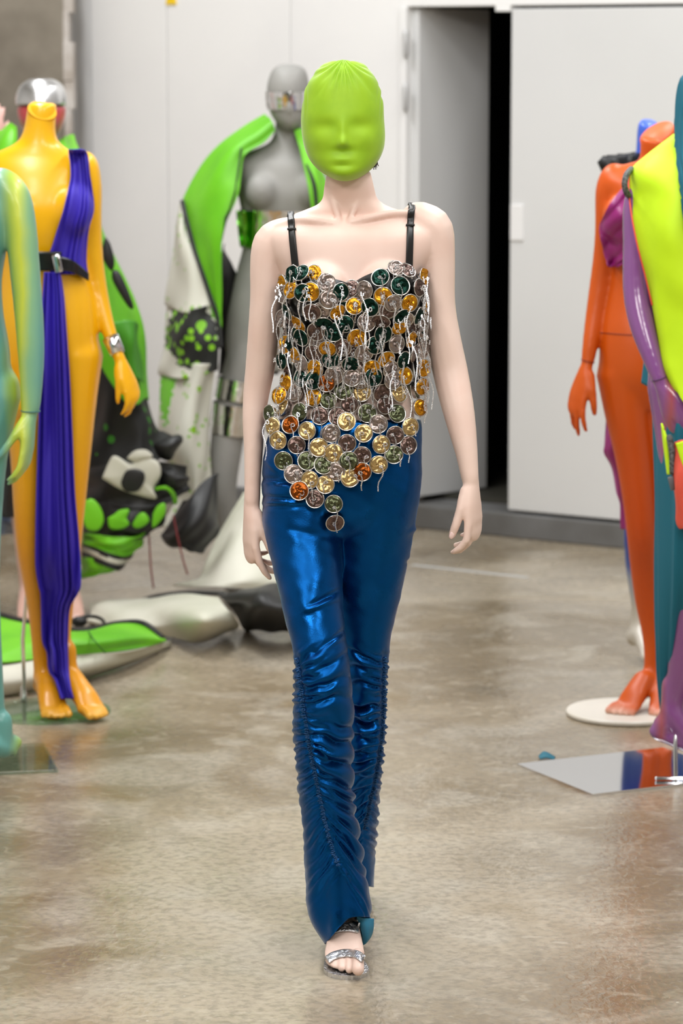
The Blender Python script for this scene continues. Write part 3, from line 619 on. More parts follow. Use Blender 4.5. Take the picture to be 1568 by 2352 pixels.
for nm, sm_, lo, hi in (('gathered_seam', seamR, 1512, 1990), ('gathered_seam', seamL, 1512, 1905)):
    mb = MB(); S = np.array(sm_, float); y = lo; rs = random.Random(lo)
    while y < hi:
        x = np.interp(y, S[:, 0], S[:, 1]) ; hh = hit(tr_t, x, y)
        if hh:
            c = hh[0]; n_ = hh[1] if hh[1].y < 0 else -hh[1]
            for s_ in (-1, 1):
                w_ = rs.uniform(.0022, .0058); mb.ellipsoid(c + n_ * .0004 + Vector((s_ * w_ * .55, 0, rs.uniform(-.0015, .0015))), w_, .0024, rs.uniform(.0014, .0026), Matrix.Rotation(s_ * rs.uniform(-.1, .8), 3, 'Y'), n=6)
        y += rs.uniform(2.6, 5.0)
    if mb.V: mb.out(nm, vel2, trousers, kind='stuff')
# waistband edge and fly of the trousers are hidden by the top

# ---------------------------------------------------------------- sandals
foil = mat('silver_foil_leather', (215, 215, 218), 0.24, 0.95, rough2=.4, nscale=60, bump=.6, bscale=55, stretch=(2.2, 2.2, .6))
blacksole = mat('black_sole', (20, 20, 20), .6)
def sandal(A, f, heel_h, length, side, straps=True):
    f = Vector(f).normalized(); r = Vector((f.y, -f.x, 0)) * side; sd = bpy.data.objects.new('sandal', None); COL.objects.link(sd); sd.parent = person; OFF[sd.name] = OFF[person.name]
    G = Vector((A.x, A.y, 0)); prof = [(-.062, .018, .0), (-.055, .026, 0), (-.03, .030, .0), (.02, .029, -.001), (.06, .034, .001), (.10, .043, .003), (.14, .046, .004), (.165, .042, .005), (.182, .032, .006), (.192, .018, .007), (.196, .006, .008)]
    prof = dense(prof, 3); k = length / .235; top = []; n = len(prof)
    V = []; Fc = []
    for (t, hw, sh) in prof:
        z = heel_h * max(0, min(1, (.10 - t) / .13)) ** 1.3
        for s_, zz in ((-1, z + .009), (1, z + .009), (1, z), (-1, z)): V.append(G + f * (t * k) + r * (sh - .006 + s_ * hw) + Vector((0, 0, zz)))
    for i in range(n - 1):
        for j in range(4): Fc.append((i * 4 + j, i * 4 + (j + 1) % 4, i * 4 + 4 + (j + 1) % 4, i * 4 + 4 + j))
    Fc += [(3, 2, 1, 0), tuple((n - 1) * 4 + j for j in range(4))]
    add('sole', V, Fc, foil, sd, smooth=False)
    if heel_h > .03: MB().tube([G - f * .04 * k + Vector((0, 0, heel_h)), G - f * .045 * k + Vector((0, 0, .004))], [(.02, .02), (.006, .006)], n=10).out('heel', foil, sd)
    return sd
def strap_from_tree(tree, pts, wpx, off, name, m, parent, nu=8, wr=0.0, thick=.0022, over=False):
    """ribbon that lies on a surface along a pixel path; wpx: half width in px"""
    d = dense(pts, 8); V = []; Fc = []; q = len(d); rs = random.Random(q)
    lastY = None; lead = 0
    for i, (x, y) in enumerate(d):
        a = d[max(i - 1, 0)]; b2 = d[min(i + 1, q - 1)]; tx, ty = b2[0] - a[0], b2[1] - a[1]; l_ = math.hypot(tx, ty); nx, ny = -ty / l_, tx / l_
        for j in range(nu):
            s_ = (j / (nu - 1) * 2 - 1) * wpx; X, Yy = x + nx * s_, y + ny * s_; hh = hit(tree, X, Yy)
            if hh: lastY = hh[0].y
            V.append(P(X, Yy, (lastY or YP) - off - wr * rs.random()))
    if over:      # the strap runs on over the shoulder and down the back
        first = V[:nu]; back = []
        for dy_, dz_ in ((.14, -.07), (.11, -.022), (.075, .002), (.035, .007), (.012, .004)): back += [p + Vector((0, dy_, dz_)) for p in first]
        V = back + V; q += 5
    for i in range(q - 1):
        for j in range(nu - 1): Fc.append((i * nu + j, i * nu + j + 1, (i + 1) * nu + j + 1, (i + 1) * nu + j))
    return add(name, V, Fc, m, parent, thick=thick)
sdR = sandal(ankR, (.06, -1, 0), .012, .235, -1)
def over_strap(sd, A, f, t, zc, hw, hh_, wd, side, nm, full=False):
    """band over the foot: an arch (or full loop) across the foot at distance t"""
    f = Vector(f).normalized(); r = Vector((f.y, -f.x, 0)) * side; G = Vector((A.x, A.y, 0)) + f * t; V = []; Fc = []; n = 30
    a0, a1 = (0, 2 * math.pi) if full else (-.15, math.pi + .15)
    for i in range(n + 1):
        a = a0 + (a1 - a0) * i / n
        for j in range(5):
            q = (j / 4 - .5) * wd
            if full: V.append(G + r * (hw * math.cos(a)) - f * (hh_ * math.sin(a)) + Vector((0, 0, zc + q)))
            else: V.append(G + r * (.003 + hw * math.cos(a)) + Vector((0, 0, zc + hh_ * math.sin(a) - q * .45)) + f * q)
    for i in range(n):
        for j in range(4): Fc.append((i * 5 + j, i * 5 + j + 1, (i + 1) * 5 + j + 1, (i + 1) * 5 + j))
    add(nm, V, Fc, foil, sd, thick=.002)
strap_from_tree(body_t, [(751, 2205), (766, 2195), (792, 2189), (818, 2192), (835, 2203)], 8.5, .004, 'toe_strap', foil, sdR, nu=6, wr=.001)
strap_from_tree(body_t, [(758, 2134), (775, 2129), (800, 2127), (824, 2131)], 12, .004, 'ankle_strap', foil, sdR, nu=6, wr=.001)
over_strap(sdR, ankR, (.06, -1, 0), .0, ankR.z - .004, .037, .040, .026, -1, 'ankle_strap', True)
sdL = sandal(ankL, (0, -1, 0), max(.02, ankL.z - .085), .225, 1)
over_strap(sdL, ankL, (0, -1, 0), .122, .012, .046, .034, .022, 1, 'toe_strap')

# ---------------------------------------------------------------- capsule top
blackfab = mat('black_satin', (16, 16, 17), 0.4, sheen=.2)
tp = MB(); nT = 96; topR = dense([(640, 650, 968, .112, .108), (700, 655, 964, .130, .104), (760, 664, 955, .125, .10), (820, 672, 947, .110, .097), (880, 668, 950, .104, .098)], 6)
tp.torso(topR, YP, n=nT); V = np.array(tp.V)
for x in (738, 884):
    c = np.array(P(x, 668, YP - .080)); d = V - c; r_ = np.linalg.norm(d, axis=1); push = np.clip(.072 - r_, 0, 1); V = V + d / (r_[:, None] + 1e-6) * push[:, None]
px, py = proj(V); neck = np.interp(px, [640, 672, 700, 745, 795, 840, 880, 930, 972], [668, 640, 628, 640, 664, 642, 628, 622, 650])
cutv = (py < neck) & (V[:, 1] < YP); Fk = [f for f in tp.F if len(f) == 4 and not all(cutv[list(f)])]
top = add('capsule_top', V, Fk, blackfab, person, thick=.003, label='top covered in crushed metal capsules and crystal chains')
allV = np.concatenate([BV, TV2, V]); allF = [tuple(f) for f in BF] + [tuple(np.array(f) + len(BV)) for f in TF2] + [tuple(np.array(f) + len(BV) + len(TV2)) for f in Fk]
all_t = bvh(allV, allF)
strapm = mat('black_strap', (18, 18, 18), .45)
for pts in ([(667, 496), (669, 515), (671, 545), (675, 585), (680, 632)], [(946, 476), (944, 490), (942, 520), (941, 560), (939, 628)]):
    strap_from_tree(body_t, pts, 7.5, .003, 'strap', strapm, top, nu=5, over=True)
for (x, y) in ((669.5, 526), (942, 517)):
    hh = hit(body_t, x, y, .006); mb = MB(); mb.box(hh[0], .018, .005, .0052, None, .0012); mb.out('strap_slider', blackfab, top)

PODC = {'G': (214, 150, 40), 'D': (22, 52, 44), 'S': (160, 146, 140), 'B': (140, 72, 24), 'L': (205, 176, 122), 'O': (98, 104, 78), 'T': (112, 92, 86)}
rimm = mat('capsule_rim_aluminium', (215, 212, 208), .25, 1.0)
def podmesh(c, var):
    rs = random.Random(hash(c) % 7 + var * 31 + ord(c)); R = .0196; nS = 22; V = []; Fc = []; MI = []
    prof = [(R * .90, -.006), (R * .97, -.001), (R, .0005), (R * .995, .0018), (R * .93, .0022), (R * .90, .0008)]
    for r, z in prof: V += [(r * math.cos(2 * math.pi * j / nS), r * math.sin(2 * math.pi * j / nS), z) for j in range(nS)]
    for i in range(5):
        for j in range(nS): k_ = (j + 1) % nS; Fc.append((i * nS + j, i * nS + k_, (i + 1) * nS + k_, (i + 1) * nS + j)); MI.append(0)
    base = len(V); ph = [rs.uniform(0, 6.28) for _ in range(6)]; rr = [R * q for q in (.89, .78, .64, .48, .32, .16)]; tw = rs.choice((-1, 1)) * rs.uniform(2.0, 4.0)
    for i, r in enumerate(rr):
        for j in range(nS):
            a = 2 * math.pi * j / nS; s_ = a + tw * r / R
            z = .0012 + (0 if i == 0 else .0031 * math.sin(3 * s_ + ph[0]) * math.sin(5.5 * r / R * 3.1 + ph[1]) + .0014 * math.sin(5 * s_ + ph[2]) + .0022 * math.sin(2 * s_ + ph[3] + 8 * r / R) + .0012 * rs.uniform(-1, 1) + .0016) * (1.15 if i else 1)
            V.append((r * math.cos(a), r * math.sin(a), min(max(z, -.0005), .0062)))
    V.append((0, 0, .003))
    for j in range(nS): k_ = (j + 1) % nS; Fc.append((5 * nS + j, 5 * nS + k_, base + k_, base + j)); MI.append(1)
    for i in range(len(rr) - 1):
        for j in range(nS): k_ = (j + 1) % nS; Fc.append((base + i * nS + j, base + i * nS + k_, base + (i + 1) * nS + k_, base + (i + 1) * nS + j)); MI.append(1)
    for j in range(nS): Fc.append((base + 5 * nS + j, base + 5 * nS + (j + 1) % nS, len(V) - 1)); MI.append(1)
    me = bpy.data.meshes.new('capsule'); me.from_pydata(V, [], Fc); me.materials.append(rimm); me.materials.append(mat('capsule_' + {'G': 'gold', 'D': 'dark_green', 'S': 'silver_taupe', 'B': 'copper', 'L': 'champagne', 'O': 'olive', 'T': 'taupe'}[c], PODC[c], .27, .92, rough2=.36, nscale=90))
    me.polygons.foreach_set('material_index', MI); me.polygons.foreach_set('use_smooth', [True] * len(MI)); me.update(); return me
PM = {(c, v): podmesh(c, v) for c in PODC for v in range(4)}
pods = '''320,235,G 370,190,D 415,195,D 480,190,G 545,235,S 360,285,G 470,285,G 420,290,D 615,285,D 558,330,S 710,280,T 800,270,S 880,215,D 955,170,S 1015,185,T 1095,200,G 890,305,G 980,260,D 1070,265,T 935,340,S 1028,345,G 465,390,T 595,390,G 712,382,G 825,370,D 1110,345,S 345,390,D 320,300,S
408,458,G 530,450,D 660,470,D 780,470,S 880,435,T 965,480,G 980,410,D 1060,420,D 1100,390,G 500,515,T 600,525,D 720,550,G 872,530,D 420,550,D 1020,560,G 945,595,S 1075,560,D 365,595,D
325,605,G 560,610,G 655,610,T 830,600,D 765,640,S 485,640,T 395,660,G 890,675,G 980,685,D 1035,650,S 575,690,D 690,705,D 425,710,S 505,735,G 805,730,G 910,745,S 1060,735,S 310,700,D
350,765,T 600,775,S 815,795,D 700,800,S 995,795,G 1065,800,D 925,815,S 420,810,D 1105,745,G 335,830,G 485,820,D 555,835,B 1095,850,G 385,900,S 655,880,O 765,895,L 865,890,T 960,905,L 1050,880,O
285,920,G 485,925,G 570,945,O 690,960,T 1085,985,G 880,970,T 320,1000,L 235,1020,O 412,1010,O 785,1020,O 515,1035,T 615,1045,T 955,1025,O 860,1080,S 675,1075,L 258,1098,L 350,1098,B 448,1122,L 570,1130,S 770,1138,L 1025,1095,L 945,1145,T
278,1175,L 377,1205,T 500,1222,L 672,1188,T 860,1200,L 1015,1210,T 595,1250,L 765,1258,T 943,1265,O 303,1293,O 430,1308,O 525,1335,O 675,1300,O 855,1315,L 355,1385,S 460,1410,L 765,1365,B 610,1360,S 675,1405,L 548,1448,L 392,1488,B 487,1535,T 597,1557,O 590,1650,T'''.split()
pods = [(540 + float(a) / 2.6133, 560 + float(b2) / 2.6133, c) for a, b2, c in (s_.split(',') for s_ in pods)]
rp = random.Random(11); extra = []
for yy in np.arange(640, 880, 23):
    for xx in np.arange(652 + (int(yy) % 2) * 12, 970, 25):
        if yy > 14 + np.interp(xx, [640, 672, 700, 745, 795, 840, 880, 930, 972], [668, 640, 628, 640, 664, 642, 628, 622, 650]) and min(math.hypot(xx - p[0], yy - p[1]) for p in pods + extra) > 19: extra.append((xx, yy, rp.choice('SSTDDGTS'), 1))
PS = []
def frame_at(x, y, eps):
    hh = hit(all_t, x, y)
    if hh is None: return None
    pts = [hit(all_t, x + a, y + b2) for a, b2 in ((-9, 0), (9, 0), (0, -9), (0, 9))]
    n_ = hh[1] if hh[1].y < 0 else -hh[1]
    ns = [(q[1] if q[1].y < 0 else -q[1]) for q in pts if q]; n_ = sum(ns, n_).normalized(); return hh[0], n_
for p in pods + extra:
    x, y, c = p[:3]; fa = frame_at(x, y, 0)
    if fa is None:
        pos = P(x, y, YP - .03); n_ = Vector((-.7 if x < 800 else .7, -.7, .1)).normalized()
    else: pos, n_ = fa
    if y > 960: n_ = (n_ + Vector((0, -.6, 0))).normalized()
    n_ = (n_ + Vector((rp.uniform(-.22, .22), rp.uniform(-.1, .1), rp.uniform(-.2, .22)))).normalized()
    lift = .007 if len(p) > 3 else .013
    if y > 960: lift += .004
    M = n_.to_track_quat('Z', 'Y').to_matrix().to_4x4() @ Matrix.Rotation(rp.uniform(0, 6.28), 4, 'Z')
    o = bpy.data.objects.new('capsule', PM[(c, rp.randrange(4))]); COL.objects.link(o); o.parent = top
    o.matrix_basis = Matrix.Translation(pos + n_ * lift - OFF[top.name]) @ M @ Matrix.Scale(rp.uniform(.96, 1.06), 4)
    PS.append((pos + n_ * (lift + .006), n_, x, y, len(p) > 3))
# crystal chains: a curl on each capsule and strands that hang from it
crystal = mat('crystal_chain_silver', (232, 232, 234), .16, .9, rough2=.32, nscale=400)
def bead(mb, c, r):
    b = len(mb.V); c = Vector(c); mb.V += [tuple(c + Vector(d) * r) for d in ((1, 0, 0), (-1, 0, 0), (0, 1, 0), (0, -1, 0), (0, 0, 1.1), (0, 0, -1.1))]
    mb.F += [tuple(b + i for i in f) for f in ((0, 2, 4), (2, 1, 4), (1, 3, 4), (3, 0, 4), (2, 0, 5), (1, 2, 5), (3, 1, 5), (0, 3, 5))]
def strandmesh(ln, seed):
    rs = random.Random(seed); mb = MB(); a = rs.uniform(0, 6.28); turn = rs.choice((-1, 1)) * rs.uniform(250, 420); x, y, z = 0, 0, 0; s_ = 0
    curl_len = rs.uniform(.012, .024); pts = []
    r0 = rs.uniform(.004, .008)
    while s_ < curl_len: a += turn * .0031 * rs.uniform(.5, 1.3); x += .0031 * math.cos(a); y += .0031 * math.sin(a); pts.append((x, .0, y)); s_ += .0031
    px_, pz = pts[-1][0], pts[-1][2]; sw = rs.uniform(-.08, .08); yy = 0
    n = int(ln / .0031)
    for i in range(n):
        t = i / max(1, n - 1); pz -= .0031; px_ += .0031 * (sw + .55 * math.sin(t * 6 + seed) * (1 - .6 * t) ); yy = -.004 * math.sin(min(1, t * 3) * 1.57)
        pts.append((px_, yy, pz))
    for q in pts: bead(mb, q, .00185)
    me = bpy.data.meshes.new('crystal_strand'); me.from_pydata(mb.V, [], mb.F); me.materials.append(crystal); me.update(); return me
SHORT = [strandmesh(random.uniform(.008, .028), i) for i in range(8)]; LONG = [strandmesh(.028 + .011 * i, 50 + i) for i in range(8)]
for i, (pos, n_, x, y, ex) in enumerate(PS):
    if ex and rp.random() < .5: continue
    k_ = (2 if rp.random() < .75 else 1) if y < 900 else 1
    for q in range(k_):
        if y < 880: me = rp.choice(LONG[1:] if rp.random() < .65 else SHORT)
        else: me = rp.choice(SHORT) if rp.random() < .55 else rp.choice(LONG[:3])
        o = bpy.data.objects.new('crystal_strand', me); COL.objects.link(o); o.parent = top
        c = pos + Vector((rp.uniform(-.007, .007), -.001, rp.uniform(-.005, .007)))
        tilt = 0 if y < 900 else rp.uniform(-.25, .25)
        o.matrix_basis = Matrix.Translation(c - OFF[top.name]) @ Matrix.Rotation(math.atan2(n_.x, -n_.y) * .9, 4, 'Z') @ Matrix.Rotation(tilt, 4, 'Y')
# loose fringe at both sides of the top
for (x, y) in ((652, 690), (650, 730), (655, 760), (646, 800), (660, 700), (968, 700), (970, 740), (966, 770), (971, 800), (964, 830), (612, 985), (640, 905), (969, 860), (650, 660), (966, 660)):
    o = bpy.data.objects.new('crystal_strand', LONG[rp.randrange(3, 8)]); COL.objects.link(o); o.parent = top
    o.matrix_basis = Matrix.Translation(P(x, y - 20, YP - .07) - OFF[top.name]) @ Matrix.Rotation(rp.uniform(-.5, .5), 4, 'Z')
# ================================================================== MANNEQUINS
chrome = mat('chrome', (220, 220, 222), .12, 1.0)
mirrortape = mat('silver_mirror_tape', (235, 235, 236), .13, 1.0, bump=.35, bscale=26, stretch=(1, 1, .35))
glass = mat('green_edge_glass', (190, 214, 205), .05); 
nt = glass.node_tree; tb = nt.nodes.new('ShaderNodeBsdfTransparent'); tb.inputs[0].default_value = (.84, .93, .89, 1); gl = nt.nodes.new('ShaderNodeBsdfGlossy'); gl.inputs['Roughness'].default_value = .04
mx = nt.nodes.new('ShaderNodeMixShader'); mx.inputs[0].default_value = .16; nt.links.new(tb.outputs[0], mx.inputs[1]); nt.links.new(gl.outputs[0], mx.inputs[2]); nt.links.new(mx.outputs[0], nt.nodes['Material Output'].inputs[0])

# ---------------------------------------------------------------- yellow mannequin
YY = 9.0
ym = band_mat('yellow_sprayed_paint', None, [(0.0, (240, 200, 90)), (0.09, (238, 160, 8)), (0.5, (238, 158, 4)), (0.85, (244, 176, 4)), (1.7, (246, 184, 8))], 2, rough=.32, noise_amt=.06)
yel = thing('mannequin', 'headless yellow mannequin in a violet drape with a black belt', 'mannequin', tuple(FP(118, 1636)), group='painted mannequins')
B = MB()
B.torso(dense([(236, 66, 128, .034, .04), (246, 63, 131, .045, .048), (290, 56, 127, .046, .05), (318, 46, 131, .048, .052), (333, 28, 143, .05, .055), (345, 2, 160, .055, .06), (358, -22, 182, .06, .065), (380, -38, 200, .075, .075), (420, -38, 205, .095, .085), (470, -28, 203, .11, .09), (520, -20, 199, .105, .085), (570, -5, 196, .09, .08), (610, 2, 198, .085, .08), (650, 0, 207, .09, .085), (700, -8, 220, .10, .10), (760, -14, 226, .105, .115), (830, -10, 225, .10, .115), (880, 5, 218, .085, .10), (905, 30, 200, .07, .08)], 3), YY)
for x in (58, 163): B.ellipsoid(P(x, 482, YY - .066), .062, .052, .068)
limb(B, [(70, 820, YY, .085, .095), (66, 900, YY - .01, .072, .08), (68, 1050, YY - .02, .056, .065), (70, 1180, YY - .03, .049, .056), (74, 1270, YY - .025, .043, .05), (84, 1340, YY, .039, .047), (92, 1420, YY + .02, .033, .04), (94, 1500, YY + .02, .026, .03), (98, 1555, YY + .01, .026, .03)])
limb(B, [(170, 820, YY, .085, .095), (172, 900, YY - .01, .066, .08), (165, 1050, YY - .02, .054, .065), (157, 1180, YY - .03, .047, .055), (152, 1270, YY - .03, .041, .048), (146, 1340, YY - .005, .036, .045), (142, 1430, YY + .015, .030, .038), (143, 1500, YY + .01, .024, .028), (150, 1548, YY, .024, .028)])
foot(B, P(100, 1562, YY + .02), (.32, -1, 0), .05, .235, side=-1, ank_r=.026)
foot(B, P(158, 1553, YY + .0), (.62, -.9, 0), .05, .235, side=1, ank_r=.025)
limb(B, [(198, 385, YY + .01, .038, .05), (207, 430, YY + .01, .034, .042), (210, 520, YY + .02, .030, .038), (216, 600, YY + .025, .028, .034), (228, 675, YY + .02, .026, .031), (244, 742, YY, .023, .027), (262, 795, YY - .02, .019, .022), (272, 820, YY - .03, .017, .02)])
hand(B, P(276, 826, YY - .03), (.40, -.1, -1), (-.75, .5, -.1), (-.5, -.85, 0), .185, (.018, .016), fcurl=((.2, .55, .4), (.25, .55, .45), (.3, .6, .45), (.4, .6, .4)), thumb=(.35, .2))
limb(B, [(-20, 385, YY + .01, .04, .05), (-32, 480, YY + .02, .034, .042), (-34, 620, YY + .03, .030, .036), (-22, 740, YY - .02, .026, .03), (5, 850, YY - .09, .02, .022)])
hand(B, P(9, 862, YY - .09), (.28, -.05, -1), (.75, .5, .1), (.5, -.85, 0), .18, (.018, .016), thumb=(.35, .15))
V, Fc, E = remesh(B, .004, 30, lambda V: np.where((proj(V)[1] > 1575) | ((proj(V)[0] > 268) & (proj(V)[1] > 810)), .35, 1.0))
add('body', V, Fc, ym, yel); yt = bvh(V, Fc)
ycut = mat('neck_cut_yellow', (240, 178, 14), .4); cc_ = P(97, 254, YY - .028); nd = Vector((.22, -.78, .58)).normalized(); e1 = Vector((.95, 0, -.25)); e1 = (e1 - nd * e1.dot(nd)).normalized(); e2 = nd.cross(e1)
nb = MB(); nb.rings([[cc_ + e1 * (.0425 * k_ * math.cos(q)) + e2 * (.031 * k_ * math.sin(q)) + nd * z_ for q in [2 * math.pi * j / 40 for j in range(40)]] for k_, z_ in ((.9, -.03), (.99, -.003), (.96, .001), (.92, .001))]); nb.out('neck_cap', ycut, yel)
vio = mat('violet_jersey', (54, 34, 174), .62, sheen=.3, sheencol=(90, 80, 220))
V, Fc = drape([(343, 158, 186), (352, 158, 200), (400, 163, 206), (430, 158, 211), (480, 146, 215), (520, 134, 205), (560, 122, 200), (600, 110, 198), (630, 118, 202)], yt, .010, YY - .09, nu=50, nv=70, pleats=5, amp=.007, sm=8)
shoulder = add('shoulder_drape', V, Fc, vio, yel, thick=.003)
V, Fc = drape([(625, 102, 138), (680, 98, 146), (760, 94, 152), (860, 91, 159), (1000, 88, 166), (1130, 84, 172), (1230, 82, 181), (1300, 82, 185), (1345, 88, 185), (1365, 93, 178), (1400, 95, 160), (1470, 97, 156), (1500, 108, 156), (1540, 112, 158), (1562, 126, 160), (1605, 140, 168)], yt, .020, YY - .10, nu=64, nv=130, pleats=5, amp=.013, sm=40, pw=1.3)
add('long_drape', V, Fc, vio, yel, thick=.003)
belt = mat('black_patent_belt', (18, 18, 19), .25)
V, Fc = drape([(578, 40, 141), (600, 40, 141), (622, 40, 141)], yt, .026, YY - .1, nu=30, nv=8, sm=4, fn=lambda u, v: 0 * u * v)
bl = add('belt', V, Fc, belt, yel, thick=.004)
V, Fc = sheet([[(138, 588, YY - .122), (170, 600, YY - .105), (203, 628, YY - .05)], [(138, 622, YY - .122), (168, 626, YY - .105), (203, 645, YY - .05)]], 20, 5); add('belt', V, Fc, belt, yel, thick=.004)
MB().box(P(132, 605, YY - .135), .022, .012, .05, (Vector((.98, 0, .2)), Vector((0, 1, 0)), Vector((-.2, 0, .98))), .003).out('buckle', chrome, bl)
MB().tube([P(254, 775, YY - .012), P(262, 793, YY - .018), P(270, 812, YY - .026)], [(.0255, .0285), (.0235, .0265), (.0215, .025)], n=24, flat=(0, 1, 0), round_end=False).out('tape_band', mirrortape, yel)
V = []; mbd = MB(); c = FP(112, 1637)
mbd.rings([[c + Vector((r * math.cos(q), r * math.sin(q), z)) for q in [2 * math.pi * j / 64 for j in range(64)]] for r, z in ((.176, .001), (.178, .003), (.178, .009), (.176, .011))]); mbd.out('glass_base', glass, yel, smooth=False)
MB().tube([FP(54, 1612), P(55, 1560, 9.12), P(52, 1470, 9.12), P(58, 1400, 9.10), P(64, 1330, 9.06)], [.006, .006, .006, .005, .005], n=10).out('support_pole', chrome, yel)
MB().tube([FP(54, 1612) + Vector((0, 0, .01)), FP(54, 1612) + Vector((0, 0, .04))], [.012, .009], n=12).out('pole_socket', chrome, yel)

# ---------------------------------------------------------------- teal and yellow mannequin at the left edge
YT = 8.1
tm = band_mat('teal_yellow_sprayed_paint', None, [(-.15, (96, 156, 152)), (.145, (100, 160, 152)), (.175, (160, 186, 70)), (.195, (192, 204, 66)), (.22, (130, 176, 130)), (.255, (92, 152, 152))], 0, rough=.35, noise_amt=.07, nscale=3.2)
tl = thing('mannequin', 'teal mannequin with yellow spray on its arm, cut by the left edge', 'mannequin', tuple(FP(-60, 1775)), group='painted mannequins')
for e in tm.node_tree.nodes:
    pass
B = MB()
B.torso(dense([(330, -150, -80, .05, .05), (380, -160, -72, .055, .055), (400, -200, -30, .06, .065), (420, -225, 5, .07, .07), (450, -240, 25, .09, .08), (500, -230, 22, .115, .09), (560, -220, 18, .11, .085), (640, -205, 5, .09, .08), (720, -215, 8, .10, .095), (800, -228, 22, .11, .115), (880, -230, 24, .11, .115), (960, -200, 12, .08, .09)], 3), YT)
limb(B, [(5, 425, YT - .01, .045, .05), (30, 452, YT - .02, .046, .048), (47, 520, YT - .03, .042, .045), (57, 620, YT - .035, .040, .042), (66, 720, YT - .04, .038, .040), (71, 800, YT - .045, .036, .037), (72, 870, YT - .05, .031, .033), (70, 935, YT - .055, .0262, .029)])
hand(B, P(67, 950, YT - .058), (-.04, -.08, -1), (-.88, .2, 0), (-.35, -.9, 0), .205, (.024, .021), fcurl=((.12, .4, .35), (.15, .42, .35), (.15, .42, .35), (.2, .45, .4)), thumb=(.5, .42))
limb(B, [(-30, 900, YT, .09), (-45, 1050, YT, .07), (-50, 1250, YT - .02, .058), (-45, 1400, YT + .02, .052), (-25, 1560, YT + .04, .038), (-12, 1660, YT + .05, .030), (-2, 1712, YT + .06, .030)])
limb(B, [(-170, 900, YT, .09), (-165, 1050, YT, .07), (-160, 1250, YT - .02, .058), (-160, 1400, YT + .02, .052), (-155, 1560, YT + .04, .038), (-150, 1690, YT + .05, .030)])
foot(B, P(4, 1725, YT + .04), (-.75, -.65, 0), .07, .235, side=1, ank_r=.03)
foot(B, P(-150, 1710, YT + .04), (-.5, -.85, 0), .07, .235, side=-1, ank_r=.03)
V, Fc, E = remesh(B, .004, 30, lambda V: np.where(proj(V)[1] > 960, .4, 1.0)); add('body', V, Fc, tm, tl)
MB().tube([P(46, 945, YT - .055), P(94, 945, YT - .055)], [.001, .001], n=6)
a = FP(102, 1713); pg = MB(); ax = Vector((-.98, -.2, 0)); ay = Vector((.2, -.98, 0)); pg.box(a + ax * .2 + ay * .17 + Vector((0, 0, .005)), .40, .34, .008, (ax, ay, ZUP), .002); pg.out('glass_base', glass, tl, smooth=False)

# ---------------------------------------------------------------- fabric colours
kgreen = mat('lime_ripstop', (112, 196, 22), .5, col2=(94, 178, 14), nscale=3, bump=.08, bscale=20)
kcream = mat('cream_ripstop', (206, 204, 190), .6, col2=(190, 190, 172), nscale=3, bump=.08, bscale=16)
kblack = mat('black_ripstop', (20, 20, 21), .5, bump=.1, bscale=14)
ksplat = splat_mat('cream_ripstop_splatter', (204, 203, 190), (132, 186, 26), (120, 178, 24), 14, 30, .20, .22, .50)
kdark = splat_mat('black_ripstop_splatter', (26, 28, 26), (120, 186, 28), (132, 196, 30), 13, 26, .34, .30, .42)
kcheck = splat_mat('black_ripstop_green_blocks', (16, 17, 16), (48, 120, 24), (70, 150, 26), 16, 9, .22, .12, .52)

def paint(o, poly, idx):
    """printed shape on cloth: faces whose centre falls inside the pixel polygon take material idx"""
    L = OFF[o.name]; poly = dense(list(poly) + [poly[0]], 4)
    for f in o.data.polygons:
        x, y = proj(np.array(f.center + L)); x += 4 * math.sin(y * .31) ; y += 4 * math.sin(x * .27); ins = False
        for (x0, y0), (x1, y1) in zip(poly[:-1], poly[1:]):
            if (y0 > y) != (y1 > y) and x < (x1 - x0) * (y - y0) / (y1 - y0) + x0: ins = not ins
        if ins: f.material_index = idx
# ---------------------------------------------------------------- grey mannequin
YG = 11.2
gm = mat('grey_sprayed_primer', (150, 148, 144), .6, col2=(138, 137, 133), nscale=5, bump=.02, bscale=200)
gr = thing('mannequin', 'grey mannequin with mirror tape over its eyes in a lime and cream kite fabric cape', 'mannequin', (P(600, 1300, YG).x, YG, 0), group='painted mannequins')
HEADG = [(147, 650, 672, .02, .03), (151, 634, 692, .05, .055), (165, 622, 704, .08, .085), (190, 614, 709, .098, .10), (215, 612, 711, .102, .10), (240, 614, 711, .10, .092), (262, 621, 706, .098, .075), (282, 634, 694, .092, .055), (294, 648, 682, .075, .04), (299, 656, 674, .05, .02)]
GT = [(270, 634, 694, .04, .06, .02), (300, 630, 696, .048, .055, .015), (325, 620, 702, .05, .055, .01), (340, 590, 735, .055, .06, .01), (352, 560, 765, .06, .065, .01), (375, 545, 785, .08, .08), (410, 545, 788, .095, .09), (450, 546, 786, .105, .09), (500, 556, 770, .095, .085), (560, 558, 752, .085, .08), (610, 546, 752, .085, .082), (680, 530, 768, .10, .10), (740, 520, 780, .105, .115), (800, 518, 780, .10, .115), (850, 530, 765, .085, .10)]
B = MB(); B.torso(dense(HEADG, 4), YG - .02, n=40, pw=2.1); B.ellipsoid(P(664, 246, YG - .118), .012, .016, .026)
B.torso(dense(GT, 3), YG)
for x in (600, 715): B.ellipsoid(P(x, 440, YG - .075), .062, .06, .066)
limb(B, [(555, 380, YG, .045, .05), (520, 430, YG + .03, .038, .042), (492, 540, YG + .06, .034, .038), (478, 640, YG + .05, .03, .034), (470, 760, YG, .022, .024)])
limb(B, [(775, 380, YG, .045, .05), (805, 440, YG + .03, .038, .042), (820, 540, YG + .06, .034, .038), (825, 640, YG + .05, .03, .034), (825, 760, YG, .022, .024)])
